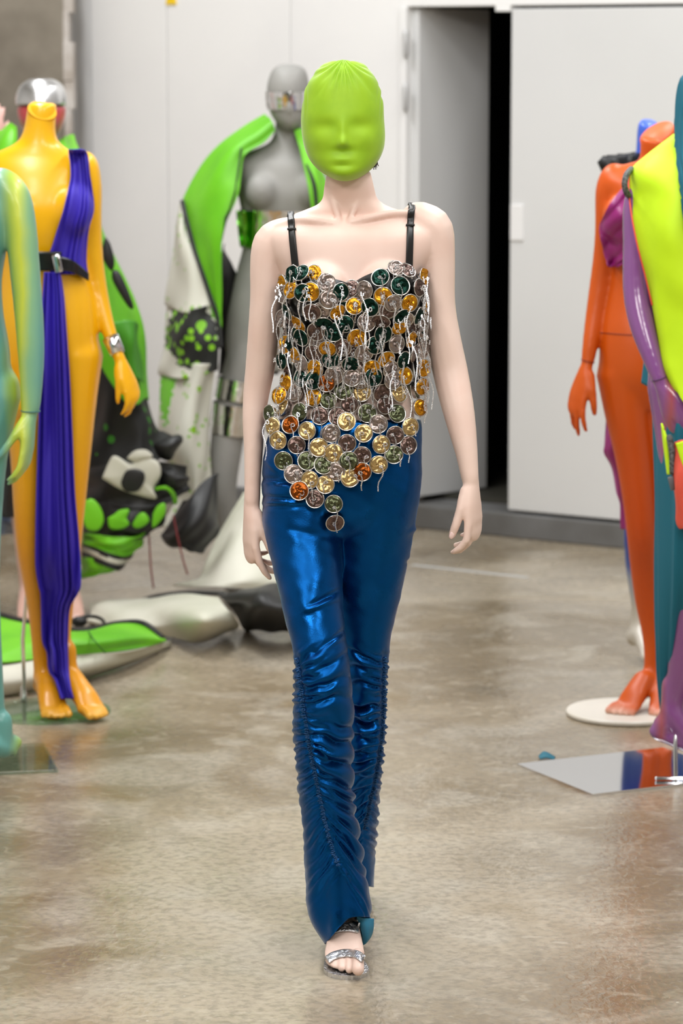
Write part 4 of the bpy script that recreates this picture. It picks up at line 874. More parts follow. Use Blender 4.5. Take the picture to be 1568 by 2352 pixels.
limb(B, [(580, 800, YG, .085, .095), (552, 880, YG - .01, .074, .08), (530, 960, YG - .02, .064, .07), (518, 1040, YG - .03, .058, .062), (512, 1120, YG - .03, .05, .055), (520, 1180, YG - .01, .045, .05), (528, 1250, YG + .01, .036, .04), (532, 1320, YG + .02, .028, .03)])
limb(B, [(715, 800, YG, .085, .095), (720, 900, YG - .01, .072, .08), (715, 1040, YG - .03, .058, .062), (705, 1150, YG - .02, .048, .052), (700, 1250, YG, .038, .042), (698, 1320, YG + .01, .028, .03)])
foot(B, P(532, 1330, YG + .02), (.1, -1, 0), .03, .235, side=-1, ank_r=.028); foot(B, P(698, 1330, YG + .02), (.2, -1, 0), .03, .235, side=1, ank_r=.028)
V, Fc, E = remesh(B, .0055, 26); add('body', V, Fc, gm, gr); gt = bvh(V, Fc)
V, Fc = ring_band([r for r in dense(HEADG, 6) if 207 < r[0] < 252], YG - .02, .004, wrinkle=.002, pw=2.1); add('eye_tape', V, Fc, mirrortape, gr)
gtape = mat('green_mirror_tape', (110, 190, 60), .16, 1.0, bump=.4, bscale=22)
V, Fc = ring_band([r for r in dense(GT, 6) if 482 < r[0] < 570], YG, .006, wrinkle=.004); add('chest_tape', V, Fc, mirrortape, gr)
V, Fc = drape([(484, 542, 586), (525, 546, 584), (566, 551, 582)], gt, .012, YG - .06, nu=12, nv=14, wob=.004); add('green_tape', V, Fc, gtape, gr, thick=.002)
for y0, y1, xl0, xr0, xl1, xr1 in ((872, 918, 500, 596, 493, 588), (928, 996, 490, 585, 480, 578)):
    mb = MB(); a, b2, c, d = P(xl0, y0, YG - .02), P(xr0, y0, YG - .02), P(xl1, y1, YG - .02), P(xr1, y1, YG - .02)
    mb.tube([(a + b2) / 2, (a + b2 + c + d) / 4, (c + d) / 2], [((b2 - a).length / 2 + .004, .085), (((b2 - a).length + (d - c).length) / 4 + .003, .08), ((d - c).length / 2 + .004, .075)], n=40, flat=(0, 1, 0), cap=False, round_end=False)
    V = np.array(mb.V) + .003 * (np.random.rand(len(mb.V), 3) - .5); add('thigh_tape', V, mb.F, mirrortape, gr)

# cape worn by the grey mannequin
cape = bpy.data.objects.new('cape', None); COL.objects.link(cape); cape.parent = gr; OFF[cape.name] = OFF[gr.name]
V, Fc = sheet([[(608, 262, YG + .05), (620, 272, YG - .04), (632, 298, YG - .065)], [(560, 290, YG + .08), (584, 304, YG - .06), (606, 326, YG - .085)], [(505, 330, YG + .10), (535, 342, YG - .075), (562, 354, YG - .105)], [(462, 378, YG + .11), (505, 395, YG - .09), (553, 400, YG - .12)], [(425, 442, YG + .11), (488, 450, YG - .10), (545, 450, YG - .14)],
    [(420, 470, YG + .10), (470, 520, YG - .10), (513, 530, YG - .15)], [(440, 560, YG + .0), (478, 590, YG - .12), (510, 600, YG - .15)], [(466, 640, YG - .06), (490, 660, YG - .13), (511, 680, YG - .15)], [(490, 715, YG - .10), (502, 730, YG - .14), (508, 740, YG - .15)], [(500, 780, YG - .12), (503, 785, YG - .14), (506, 788, YG - .15)]], 40, 90, wob=.008)
add('green_panel', V, Fc, kgreen, cape, thick=.004)
pip = [(418, 462, YG + .09), (426, 500, YG + .03), (442, 560, YG - .02), (462, 622, YG - .07), (485, 690, YG - .11), (500, 735, YG - .13), (507, 800, YG - .15)]
V, Fc = sheet([[(a - 4, b2, c - .012), (a + 5, b2 - 2, c - .016)] for a, b2, c in pip], 4, 60); add('black_piping', V, Fc, kblack, cape, thick=.008)
V, Fc = sheet([[(513, 525, YG - .155), (516, 500, YG - .158)], [(528, 480, YG - .155), (534, 462, YG - .15)], [(540, 430, YG - .145), (545, 415, YG - .14)], [(552, 340, YG - .105), (556, 340, YG - .105)]], 4, 40); add('black_piping', V, Fc, kblack, cape, thick=.006)
V, Fc = sheet([[(414, 462, YG + .12), (417, 462, YG + .1), (420, 464, YG + .09)], [(404, 520, YG + .14), (418, 530, YG + .02), (432, 530, YG + .02)], [(392, 610, YG + .15), (425, 640, YG - .04), (460, 618, YG - .06)], [(384, 700, YG + .15), (430, 720, YG - .09), (488, 700, YG - .11)]], 40, 40, wob=.008); add('cream_panel', V, Fc, ksplat, cape, thick=.004)
V, Fc = sheet([[(384, 698, YG + .15), (430, 712, YG - .09), (490, 698, YG - .11)], [(376, 780, YG + .14), (425, 790, YG - .11), (502, 770, YG - .14)], [(370, 860, YG + .12), (420, 870, YG - .12), (500, 850, YG - .14)]], 40, 40, wob=.01); spl = add('splattered_panel', V, Fc, [ksplat, kdark], cape, thick=.004); paint(spl, [(390, 730), (410, 700), (440, 690), (470, 705), (500, 760), (505, 870), (470, 870), (450, 835), (425, 850), (395, 810), (380, 790)], 1)
V, Fc = sheet([[(368, 835, YG + .11), (440, 835, YG - .14), (496, 835, YG - .12)], [(366, 920, YG + .08), (430, 930, YG - .16), (488, 920, YG - .10)], [(362, 1010, YG + .05), (430, 1020, YG - .18), (484, 1000, YG - .10)], [(385, 1080, YG), (440, 1090, YG - .18), (478, 1080, YG - .10)], [(410, 1150, YG - .02), (440, 1160, YG - .17), (470, 1150, YG - .1)], [(380, 1215, YG - .06), (405, 1212, YG - .16), (425, 1200, YG - .1)]], 40, 60, wob=.016); spl = add('cream_panel', V, Fc, [ksplat, kgreen], cape, thick=.004); paint(spl, [(372, 850), (392, 840), (412, 850), (402, 890), (390, 930), (384, 985), (374, 960), (366, 900)], 1)
V, Fc = sheet([[(676, 298, YG - .06), (690, 294, YG - .04), (705, 296, YG + .02)], [(690, 350, YG - .11), (712, 346, YG - .10), (735, 345, YG + .0)], [(706, 420, YG - .16), (728, 415, YG - .14), (752, 400, YG - .04)], [(716, 480, YG - .17), (742, 480, YG - .15), (785, 470, YG - .03)], [(730, 600, YG - .15), (770, 600, YG - .14), (830, 600, YG)], [(740, 760, YG - .15), (780, 760, YG - .14), (850, 760, YG)]], 20, 60, wob=.006); add('green_lapel', V, Fc, kgreen, cape, thick=.004)
V, Fc = sheet([[(701, 378, YG - .165), (705, 376, YG - .165)], [(718, 430, YG - .185), (725, 424, YG - .18)], [(724, 500, YG - .19), (732, 500, YG - .19)]], 4, 20); add('black_piping', V, Fc, kblack, cape, thick=.006)
# cape back behind the mannequin, black inside
V, Fc = sheet([[(515, 560, YG + .14), (530, 600, YG + .16), (560, 640, YG + .17), (640, 640, YG + .18)], [(505, 640, YG + .05), (520, 700, YG + .16), (560, 800, YG + .18), (640, 800, YG + .18)], [(500, 860, YG + .02), (505, 860, YG + .16), (530, 860, YG + .2), (640, 860, YG + .18)]], 20, 20, wob=.01); add('black_lining', V, Fc, kblack, cape, thick=.004)

# swagged kite fabric hanging from the capes
swag = thing('kite_swag', 'swag of black and lime kite fabric with a panda face print beside the cape', 'fabric', (P(300, 1400, 10.9).x, 10.8, 0))
YS = 10.75
V, Fc = sheet([[(215, 800, YS + .1), (250, 790, YS), (300, 830, YS - .02), (330, 880, YS + .08)], [(210, 900, YS + .06), (255, 900, YS - .06), (320, 920, YS - .08), (358, 960, YS + .06)], [(195, 1000, YS + .05), (255, 1010, YS - .10), (330, 1010, YS - .12), (366, 1000, YS + .04)], [(190, 1070, YS + .03), (250, 1080, YS - .14), (340, 1070, YS - .16), (420, 1010, YS + .02)]], 40, 50, wob=.018); add('black_panel', V, Fc, kcheck, swag, thick=.004)
V, Fc = sheet([[(188, 1060, YS), (250, 1070, YS - .14), (340, 1060, YS - .16), (430, 1070, YS + .02)], [(188, 1110, YS), (255, 1120, YS - .16), (350, 1125, YS - .18), (432, 1115, YS)], [(186, 1150, YS), (260, 1165, YS - .17), (350, 1165, YS - .19), (425, 1130, YS - .02)]], 40, 30, wob=.012); add('black_panel', V, Fc, kblack, swag, thick=.004)
def blob(name, pts, Y, m, par, bulge=.02):
    """closed patch of cloth sewn on: polygon of pixels at depth Y, domed"""
    pts = dense(list(pts) + [pts[0]], 5)[:-1]; cx = sum(p[0] for p in pts) / len(pts); cy = sum(p[1] for p in pts) / len(pts); V = []; Fc = []; n = len(pts); K = (1, .8, .55, .3)
    for k_ in K: V += [P(cx + (x - cx) * k_, cy + (y - cy) * k_, Y - bulge * (1 - k_ * k_)) for x, y in pts]
    V.append(P(cx, cy, Y - bulge))
    for i in range(len(K) - 1):
        for j in range(n): q = (j + 1) % n; Fc.append((i * n + j, i * n + q, (i + 1) * n + q, (i + 1) * n + j))
    for j in range(n): Fc.append(((len(K) - 1) * n + j, (len(K) - 1) * n + (j + 1) % n, len(V) - 1))
    return add(name, V, Fc, m, par, thick=.005)
blob('white_patch', [(235, 1098), (250, 1062), (264, 1047), (300, 1066), (330, 1052), (362, 1060), (369, 1090), (352, 1122), (358, 1145), (320, 1138), (275, 1122)], YS - .20, kcream, swag, .012)
blob('white_patch', [(292, 1052), (310, 1036), (335, 1034), (350, 1048), (330, 1056), (310, 1062)], YS - .20, kcream, swag, .012)
blob('black_spot', [(278, 1108), (288, 1084), (306, 1077), (328, 1083), (332, 1100), (320, 1124), (300, 1130), (284, 1124)], YS - .218, kblack, swag, .005)
blob('black_ear', [(352, 1022), (388, 1004), (412, 1000), (418, 1012), (402, 1036), (390, 1056), (366, 1050)], YS - .15, kblack, swag, .04)
blob('black_ear', [(366, 1076), (395, 1070), (420, 1090), (434, 1100), (415, 1122), (385, 1124), (368, 1110)], YS - .15, kblack, swag, .04)
V, Fc = sheet([[(356, 1120, YS - .2), (380, 1116, YS - .21), (400, 1130, YS - .18), (408, 1155, YS - .14)], [(358, 1126, YS - .2), (380, 1124, YS - .21), (393, 1138, YS - .18), (398, 1158, YS - .14)]], 20, 4); add('green_trim', V, Fc, kgreen, swag, thick=.006)
V, Fc = sheet([[(186, 1145, YS - .02), (250, 1150, YS - .16), (330, 1165, YS - .19), (385, 1140, YS - .10)], [(186, 1190, YS - .02), (250, 1210, YS - .18), (320, 1215, YS - .2), (380, 1185, YS - .10)], [(186, 1225, YS - .02), (240, 1235, YS - .18), (310, 1240, YS - .18), (350, 1215, YS - .1)]], 40, 30, wob=.012); add('black_panel', V, Fc, kblack, swag, thick=.004)
for pts in ([(196, 1150), (212, 1146), (230, 1165), (238, 1195), (225, 1218), (200, 1215), (190, 1185)], [(248, 1190), (262, 1182), (275, 1172), (296, 1170), (290, 1190), (296, 1205), (275, 1215), (252, 1212)], [(304, 1205), (318, 1182), (332, 1178), (342, 1195), (330, 1208), (312, 1213)], [(352, 1180), (362, 1162), (378, 1156), (378, 1180), (360, 1205), (350, 1210)]):
    blob('green_patch', pts, YS - .215, kgreen, swag, .006)
V, Fc = sheet([[(186, 1215, YS - .05), (240, 1232, YS - .19), (310, 1232, YS - .2), (345, 1210, YS - .1)], [(186, 1245, YS - .05), (230, 1262, YS - .18), (280, 1278, YS - .18), (312, 1262, YS - .1)]], 40, 20, wob=.012); add('green_panel', V, Fc, kgreen, swag, thick=.004)
for o_, m_, nm in ((0, kblack, 'black_stripe'), (9, kcream, 'white_stripe'), (22, kblack, 'black_stripe')):
    V, Fc = sheet([[(186, 1243 + o_, YS - .06), (230, 1262 + o_, YS - .185), (270, 1276 + o_, YS - .185), (306 - o_ * .8, 1272 + o_, YS - .1)], [(186, 1254 + o_, YS - .06), (230, 1274 + o_, YS - .185), (268, 1288 + o_, YS - .185), (300 - o_ * .8, 1282 + o_, YS - .1)]], 24, 4); add(nm, V, Fc, m_, swag, thick=.005)
V, Fc = sheet([[(186, 1272, YS - .06), (215, 1285, YS - .16), (250, 1300, YS - .17), (285, 1302, YS - .1)], [(186, 1328, YS - .04), (205, 1326, YS - .1), (235, 1318, YS - .12), (268, 1307, YS - .08)]], 24, 12, wob=.008); add('green_panel', V, Fc, kgreen, swag, thick=.004)
V, Fc = sheet([[(420, 1150, YS), (450, 1120, YS - .04), (490, 1090, YS + .02), (500, 1090, YS + .08)], [(385, 1205, YS - .02), (430, 1200, YS - .1), (480, 1180, YS - .06), (505, 1190, YS + .04)], [(368, 1228, YS - .02), (410, 1245, YS - .1), (470, 1240, YS - .08), (496, 1215, YS + .04)], [(400, 1245, YS - .04), (430, 1262, YS - .08), (455, 1271, YS - .06), (468, 1262, YS)]], 30, 30, wob=.015); add('black_panel', V, Fc, kblack, swag, thick=.004)
cordred = mat('dark_red_string', (128, 48, 52), .7)
for pts in ([(398, 1185, YS - .12), (408, 1235, YS - .14), (420, 1285, YS - .12), (430, 1318, YS - .1)], [(342, 1230, YS - .1), (346, 1300, YS - .12), (352, 1350, YS - .1)]):
    MB().tube([P(*q) for q in pts], [.003] * len(pts), n=6).out('string', cordred, swag)

# ---------------------------------------------------------------- mirror-headed mannequin behind the yellow one
YM = 10.6
silv = mat('silver_leaf_head', (215, 215, 216), .22, 1.0, rough2=.38, nscale=8, bump=.06, bscale=14)
redp = band_mat('red_face_pale_body_paint', None, [(0, (206, 164, 150)), (1.40, (206, 172, 160)), (1.56, (190, 80, 80)), (1.62, (206, 190, 186)), (1.66, (120, 90, 80)), (1.72, (200, 70, 76)), (1.8, (190, 60, 66))], 2, noise_amt=.08, nscale=14)
mm = thing('mannequin', 'mannequin with mirror-silver skull cap and lime cape standing behind the yellow mannequin', 'mannequin', (P(95, 1400, YM).x, YM, 0), group='painted mannequins')
HM = [(179, 88, 102, .02, .03), (183, 66, 124, .055, .06), (197, 48, 142, .085, .09), (220, 39, 150, .10, .10), (245, 38, 152, .104, .10), (270, 42, 150, .102, .092), (295, 52, 142, .098, .075), (315, 66, 130, .088, .055), (326, 82, 114, .06, .03)]
B = MB(); d_ = dense(HM, 5); B.torso([r for r in d_ if r[0] > 236], YM - .02, n=40, pw=2.1); B.ellipsoid(P(108, 275, YM - .118), .014, .018, .026)
B.torso(dense([(300, 70, 128, .04, .055, .015), (335, 64, 134, .05, .055, .01), (350, 30, 170, .055, .06), (365, -10, 205, .06, .065), (400, -25, 220, .085, .08), (460, -25, 220, .10, .09), (560, -5, 200, .085, .08), (640, -12, 205, .09, .09), (740, -35, 230, .10, .115), (840, -25, 220, .085, .1)], 3), YM)
limb(B, [(45, 820, YM, .085), (45, 1000, YM - .02, .06), (55, 1180, YM, .046), (62, 1330, YM + .02, .03), (64, 1362, YM + .02, .028)]); limb(B, [(150, 820, YM, .085), (158, 1000, YM - .02, .06), (165, 1180, YM, .046), (164, 1330, YM + .02, .03), (162, 1362, YM + .02, .028)])
foot(B, P(64, 1372, YM + .02), (.1, -1, 0), .03, .235, side=-1, ank_r=.028); foot(B, P(162, 1372, YM + .02), (.15, -1, 0), .03, .235, side=1, ank_r=.028)
V, Fc, E = remesh(B, .006, 24); add('body', V, Fc, redp, mm)
hc = MB(); hc.torso([(r[0], r[1] - 2, r[2] + 2, r[3] + .004, r[4] + .004) for r in d_ if r[0] < 242], YM - .02, n=48, pw=2.1); hc.out('silver_cap', silv, mm)
V, Fc = sheet([[(0, 300, YM + .1), (20, 282, YM + .02), (36, 290, YM - .05)], [(-40, 345, YM + .1), (5, 330, YM - .06), (36, 330, YM - .10)], [(-70, 460, YM + .1), (-10, 440, YM - .1), (30, 420, YM - .14)], [(-80, 640, YM + .1), (-20, 650, YM - .1), (22, 640, YM - .15)], [(-70, 800, YM + .1), (-10, 800, YM - .1), (12, 800, YM - .15)]], 24, 40, wob=.008); cp2 = bpy.data.objects.new('cape', None); COL.objects.link(cp2); cp2.parent = mm; OFF[cp2.name] = OFF[mm.name]; add('green_panel', V, Fc, kgreen, cp2, thick=.004)
V, Fc = sheet([[(136, 320, YM - .05), (150, 312, YM + .0), (164, 310, YM + .06), (172, 320, YM + .1)], [(140, 340, YM - .1), (156, 332, YM - .05), (176, 336, YM + .05), (184, 345, YM + .12)], [(150, 420, YM - .15), (190, 410, YM - .12), (212, 420, YM), (222, 440, YM + .12)], [(170, 520, YM - .15), (205, 510, YM - .14), (228, 515, YM - .04), (236, 525, YM + .1)], [(180, 600, YM - .15), (225, 605, YM - .15), (252, 600, YM - .05), (268, 600, YM + .1)], [(200, 700, YM - .15), (250, 705, YM - .15), (285, 690, YM - .05), (305, 690, YM + .1)], [(215, 780, YM - .15), (268, 790, YM - .15), (306, 765, YM - .05), (326, 765, YM + .1)], [(240, 850, YM - .12), (290, 860, YM - .12), (325, 845, YM - .04), (334, 850, YM + .1)], [(290, 920, YM - .1), (312, 930, YM - .1), (334, 915, YM - .02), (340, 920, YM + .1)]], 40, 80, wob=.008); add('green_panel', V, Fc, kgreen, cp2, thick=.004)
for pts in ([(242, 545), (252, 560), (262, 600), (256, 622), (240, 600), (234, 580)], [(258, 622), (272, 624), (292, 665), (306, 705), (296, 705), (272, 668), (258, 640)]): blob('black_patch', pts, YM - .17, kblack, cp2, .01)
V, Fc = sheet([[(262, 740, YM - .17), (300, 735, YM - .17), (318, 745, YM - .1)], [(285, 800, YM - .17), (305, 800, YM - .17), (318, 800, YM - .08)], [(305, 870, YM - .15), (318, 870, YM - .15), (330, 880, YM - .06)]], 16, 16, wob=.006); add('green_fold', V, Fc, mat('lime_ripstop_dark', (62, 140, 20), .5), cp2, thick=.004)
V, Fc = sheet([[(-40, 820, YM + .1), (0, 830, YM - .02), (40, 830, YM - .04), (70, 840, YM + .06)], [(-50, 1000, YM + .1), (-5, 1000, YM - .05), (35, 1000, YM - .08), (70, 1000, YM + .05)], [(-40, 1160, YM + .1), (-5, 1180, YM - .05), (20, 1190, YM - .08), (60, 1170, YM + .05)]], 24, 30, wob=.015); add('black_panel', V, Fc, kblack, cp2, thick=.004)
bj = mat('blue_denim_cloth', (70, 92, 132), .8, col2=(150, 158, 172), nscale=8)
V, Fc = sheet([[(-30, 1172, YM + .3), (10, 1168, YM + .2), (42, 1185, YM + .25)], [(-30, 1200, YM + .25), (10, 1200, YM + .1), (46, 1205, YM + .2)], [(-30, 1226, YM + .25), (10, 1228, YM + .14), (44, 1222, YM + .2)]], 12, 12, wob=.01); add('blue_panel', V, Fc, bj, cp2, thick=.004)
# raised mannequin hand at the very left
pk = mat('pale_pink_paint', (214, 168, 158), .45); ph_ = thing('mannequin', 'pale pink mannequin with a raised hand at the left edge', 'mannequin', (P(-90, 1400, 11.4).x, 11.4, 0), group='painted mannequins')
B = MB(); YK = 11.4
B.torso(dense([(170, -125, -112, .03, .03), (185, -150, -90, .07, .07), (230, -165, -72, .095, .095), (275, -155, -82, .085, .07), (300, -135, -98, .05, .05), (330, -145, -92, .05, .05), (352, -200, -45, .06, .06), (400, -225, -20, .09, .09), (560, -195, -40, .085, .08), (740, -220, -20, .10, .115), (840, -215, -28, .085, .1)], 3), YK)
limb(B, [(-35, 385, YK, .04), (-30, 470, YK - .04, .035), (-25, 540, YK - .08, .032), (-24, 450, YK - .14, .026), (-21, 380, YK - .16, .02), (-18, 350, YK - .16, .018)]); hand(B, P(-17, 342, YK - .16), (.08, 0, 1), (0, 1, 0), (1, 0, 0), .17, (.018, .014), curl=(.1, .15, .1))
for x in (-75, -165): limb(B, [(x, 820, YK, .085), (x, 1050, YK, .06), (x, 1200, YK, .045), (x, 1345, YK + .02, .03)]); foot(B, P(x, 1352, YK + .02), (0, -1, 0), .02, .235, side=1, ank_r=.028)
V, Fc, E = remesh(B, .006, 6); add('body', V, Fc, pk, ph_)

# ---------------------------------------------------------------- fabric lying on the floor
def FZ(px, py, z): return tuple(FP(px, py, z))
fl = thing('kite_fabric', 'cream and black kite fabric spread over the floor below the grey mannequin', 'fabric', tuple(FP(400, 1420)))
V, Fc = sheet([[FZ(205, 1386, .02), FZ(240, 1376, .05), FZ(330, 1372, .07), FZ(430, 1368, .10), FZ(500, 1372, .12)], [FZ(208, 1408, .03), FZ(250, 1400, .06), FZ(340, 1400, .07), FZ(450, 1395, .14), FZ(525, 1400, .13)], [FZ(200, 1425, .02), FZ(280, 1440, .03), FZ(370, 1435, .06), FZ(470, 1430, .12), FZ(545, 1432, .06)], [FZ(240, 1430, .004), FZ(310, 1445, .005), FZ(390, 1462, .02), FZ(450, 1474, .02), FZ(520, 1452, .01)]], 60, 40, wob=.008, world=True); add('floor_panel', V, Fc, kcream, fl, thick=.004)
V, Fc = sheet([[(560, 1130, 11.0), (600, 1120, 10.95), (650, 1150, 11.0)], [(505, 1220, 10.95), (570, 1210, 10.85), (660, 1220, 10.95)], [(470, 1290, 10.8), (560, 1270, 10.72), (670, 1280, 10.8)], [(450, 1335, 10.75), (550, 1325, 10.6), (680, 1340, 10.7)], [(400, 1352, 10.75), (540, 1350, 10.6), (690, 1385, 10.7)]], 40, 40, wob=.012); add('hanging_panel', V, Fc, kcream, fl, thick=.004)
blk = fl
V, Fc = sheet([[FZ(498, 1362, .12), FZ(560, 1350, .14), FZ(620, 1345, .14), FZ(700, 1350, .12)], [FZ(520, 1385, .13), FZ(580, 1372, .18), FZ(640, 1370, .18), FZ(720, 1375, .15)], [FZ(545, 1420, .06), FZ(590, 1410, .13), FZ(650, 1410, .14), FZ(720, 1410, .12)], [FZ(570, 1440, .01), FZ(610, 1448, .02), FZ(660, 1450, .02), FZ(720, 1445, .02)]], 40, 30, wob=.012, world=True); add('black_bundle', V, Fc, kblack, blk, thick=.006)
V, Fc = sheet([[FZ(300, 1384, .045), FZ(360, 1366, .075), FZ(430, 1358, .095), FZ(520, 1360, .12)], [FZ(304, 1386, .045), FZ(362, 1372, .08), FZ(432, 1364, .10), FZ(525, 1368, .125)]], 30, 4, world=True); add('black_strap', V, Fc, kblack, blk, thick=.006)
ck = thing('kite_wing', 'lime kite wing with black edge and cream hem lying behind the yellow mannequin', 'kite', tuple(FP(180, 1520)))
V, Fc = sheet([[FZ(-40, 1398, .10), FZ(30, 1420, .10), FZ(120, 1440, .10), FZ(200, 1445, .10), FZ(270, 1432, .10), FZ(330, 1432, .08), FZ(372, 1462, .05)], [FZ(-40, 1450, .12), FZ(30, 1465, .13), FZ(120, 1470, .13), FZ(200, 1470, .13), FZ(270, 1462, .12), FZ(330, 1462, .09), FZ(374, 1468, .05)], [FZ(-40, 1530, .09), FZ(30, 1522, .09), FZ(120, 1508, .09), FZ(200, 1502, .09), FZ(270, 1496, .08), FZ(330, 1486, .06), FZ(376, 1474, .04)]], 70, 30, wob=.008, world=True); wing = add('green_panel', V, Fc, kgreen, ck, thick=.004)
V, Fc = sheet([[FZ(-40, 1394, .105), FZ(30, 1416, .105), FZ(120, 1437, .105), FZ(200, 1442, .105), FZ(270, 1428, .105), FZ(330, 1428, .085), FZ(378, 1464, .05)], [FZ(-40, 1401, .105), FZ(30, 1423, .105), FZ(120, 1443, .105), FZ(200, 1448, .105), FZ(270, 1434, .105), FZ(328, 1434, .085), FZ(370, 1466, .05)]], 50, 4, world=True); add('black_edge', V, Fc, kblack, ck, thick=.008)
V, Fc = sheet([[FZ(-40, 1532, .088), FZ(30, 1524, .088), FZ(120, 1510, .088), FZ(200, 1504, .088), FZ(270, 1498, .078), FZ(330, 1488, .06), FZ(396, 1472, .02)], [FZ(-40, 1572, .05), FZ(30, 1566, .05), FZ(120, 1550, .05), FZ(200, 1538, .05), FZ(270, 1522, .04), FZ(330, 1502, .03), FZ(392, 1478, .015)], [FZ(-40, 1600, .004), FZ(30, 1594, .004), FZ(120, 1575, .004), FZ(200, 1556, .004), FZ(270, 1535, .004), FZ(330, 1511, .004), FZ(388, 1482, .004)]], 60, 20, wob=.005, world=True); add('cream_hem', V, Fc, kcream, ck, thick=.004)
V, Fc = sheet([[FZ(202, 1450, .138), FZ(214, 1470, .14), FZ(240, 1500, .10)], [FZ(205, 1450, .138), FZ(218, 1470, .14), FZ(244, 1500, .10)]], 12, 3, world=True); add('seam_line', V, Fc, mat('green_seam', (60, 130, 16), .6), ck, thick=.003)
crd = ck
MB().tube(dpts([Vector(FZ(170, 1428, .09)), Vector(FZ(190, 1418, .10)), Vector(FZ(215, 1416, .10)), Vector(FZ(235, 1424, .10)), Vector(FZ(242, 1442, .10))]), [.006] * 17, n=8).out('cord_loop', kblack, crd); MB().ellipsoid(Vector(FZ(182, 1428, .105)), .025, .02, .018, None, 12).out('cord_knot', kblack, crd)

# ---------------------------------------------------------------- orange mannequin
YO = 9.0
om = band_mat('orange_sprayed_paint', None, [(0.0, (205, 196, 184)), (0.04, (208, 190, 172)), (0.085, (206, 84, 4)), (0.6, (204, 76, 0)), (0.82, (204, 78, 0)), (1.0, (208, 86, 4)), (1.8, (210, 84, 2))], 2, rough=.42, noise_amt=.07, nscale=7, coat=0.0)
og = thing('mannequin', 'headless orange mannequin with a magenta drape on a white round base', 'mannequin', tuple(FP(1430, 1640)), group='painted mannequins')
B = MB()
neckc = P(1508, 330, YO)
B.torso(dense([(372, 1452, 1562, .055, .055), (386, 1410, 1590, .06, .06), (398, 1384, 1602, .065, .065), (420, 1376, 1604, .085, .08), (470, 1392, 1600, .10, .09), (540, 1408, 1585, .10, .085), (600, 1404, 1572, .088, .08), (650, 1400, 1562, .08, .08), (700, 1390, 1562, .085, .085), (750, 1380, 1568, .098, .10), (800, 1376, 1575, .105, .115), (860, 1377, 1572, .105, .115), (910, 1386, 1555, .085, .10), (935, 1410, 1540, .07, .08)], 3), YO)
B.tube([P(1510, 395, YO), P(1508, 350, YO - .01), P(1508, 313, YO - .02)], [(.062, .06), (.047, .05), (.047, .05)], n=24, round_end=False)
for x in (1430, 1535): B.ellipsoid(P(x, 500, YO - .064), .06, .052, .066)
limb(B, [(1435, 860, YO, .082, .095), (1440, 940, YO - .01, .068, .08), (1455, 1050, YO - .02, .054, .065), (1466, 1150, YO - .03, .046, .055), (1472, 1230, YO - .03, .042, .048), (1478, 1300, YO - .0, .040, .046), (1486, 1380, YO + .02, .036, .042), (1496, 1460, YO + .02, .028, .032), (1498, 1530, YO + .01, .024, .027), (1498, 1570, YO, .025, .028)])
limb(B, [(1515, 860, YO, .082, .095), (1525, 960, YO + .01, .066, .08), (1528, 1080, YO + .02, .054, .065), (1528, 1230, YO + .03, .042, .048), (1528, 1380, YO + .05, .036, .042), (1526, 1500, YO + .03, .026, .03), (1524, 1570, YO + .02, .025, .028)])
foot(B, P(1496, 1572, YO + .01), (-.75, -.8, 0), .07, .20, side=1, ank_r=.024); foot(B, P(1528, 1580, YO + .03), (-.15, -1, 0), .07, .21, side=-1, ank_r=.024)
limb(B, [(1405, 408, YO, .036, .045), (1392, 440, YO, .032, .042), (1390, 520, YO + .005, .030, .038), (1387, 590, YO + .01, .0325, .036), (1379, 650, YO + .01, .032, .034), (1367, 720, YO, .0285, .031), (1357, 780, YO - .02, .0245, .027), (1350, 826, YO - .03, .0205, .023)])
hand(B, P(1346, 842, YO - .035), (-.30, -.1, -1), (.85, .55, 0), (.5, -.85, 0), .205, (.0195, .017), fcurl=((.12, .25, .2), (.12, .2, .2), (.15, .3, .3), (.2, .45, .4)), spread=.12, thumb=(.5, .15))
V, Fc, E = remesh(B, .004, 30, lambda V: np.where((proj(V)[1] > 1590) | ((proj(V)[0] < 1372) & (proj(V)[1] > 840)), .35, 1.0)); add('body', V, Fc, om, og); ot = bvh(V, Fc)
cutm = mat('neck_cut_orange', (236, 108, 60), .5); cc_ = P(1509, 309, YO - .022); nd = Vector((-.45, -.5, .75)).normalized(); e1 = Vector((.86, 0, .5)).normalized(); e1 = (e1 - nd * e1.dot(nd)).normalized(); e2 = nd.cross(e1)
nb = MB(); nb.rings([[cc_ + e1 * (.053 * k_ * math.cos(q)) + e2 * (.044 * k_ * math.sin(q)) + nd * z_ for q in [2 * math.pi * j / 40 for j in range(40)]] for k_, z_ in ((.86, -.05), (1.0, 0), (.97, .006))]); nb.out('neck_cap', cutm, og)
mag = mat('magenta_satin', (142, 24, 108), .38, sheen=.3, sheencol=(220, 90, 190), spec=.6)
V, Fc = drape([(430, 1432, 1470), (470, 1400, 1480), (510, 1380, 1490), (540, 1377, 1490), (570, 1384, 1480), (600, 1392, 1440), (612, 1396, 1420)], ot, .02, YO - .1, nu=40, nv=50, sm=10, fn=lambda u, v: .014 * np.abs(np.sin(9 * v + 6 * u)) + .008 * np.sin(14 * v - 5 * u)); add('magenta_drape', V, Fc, mag, og, thick=.004)
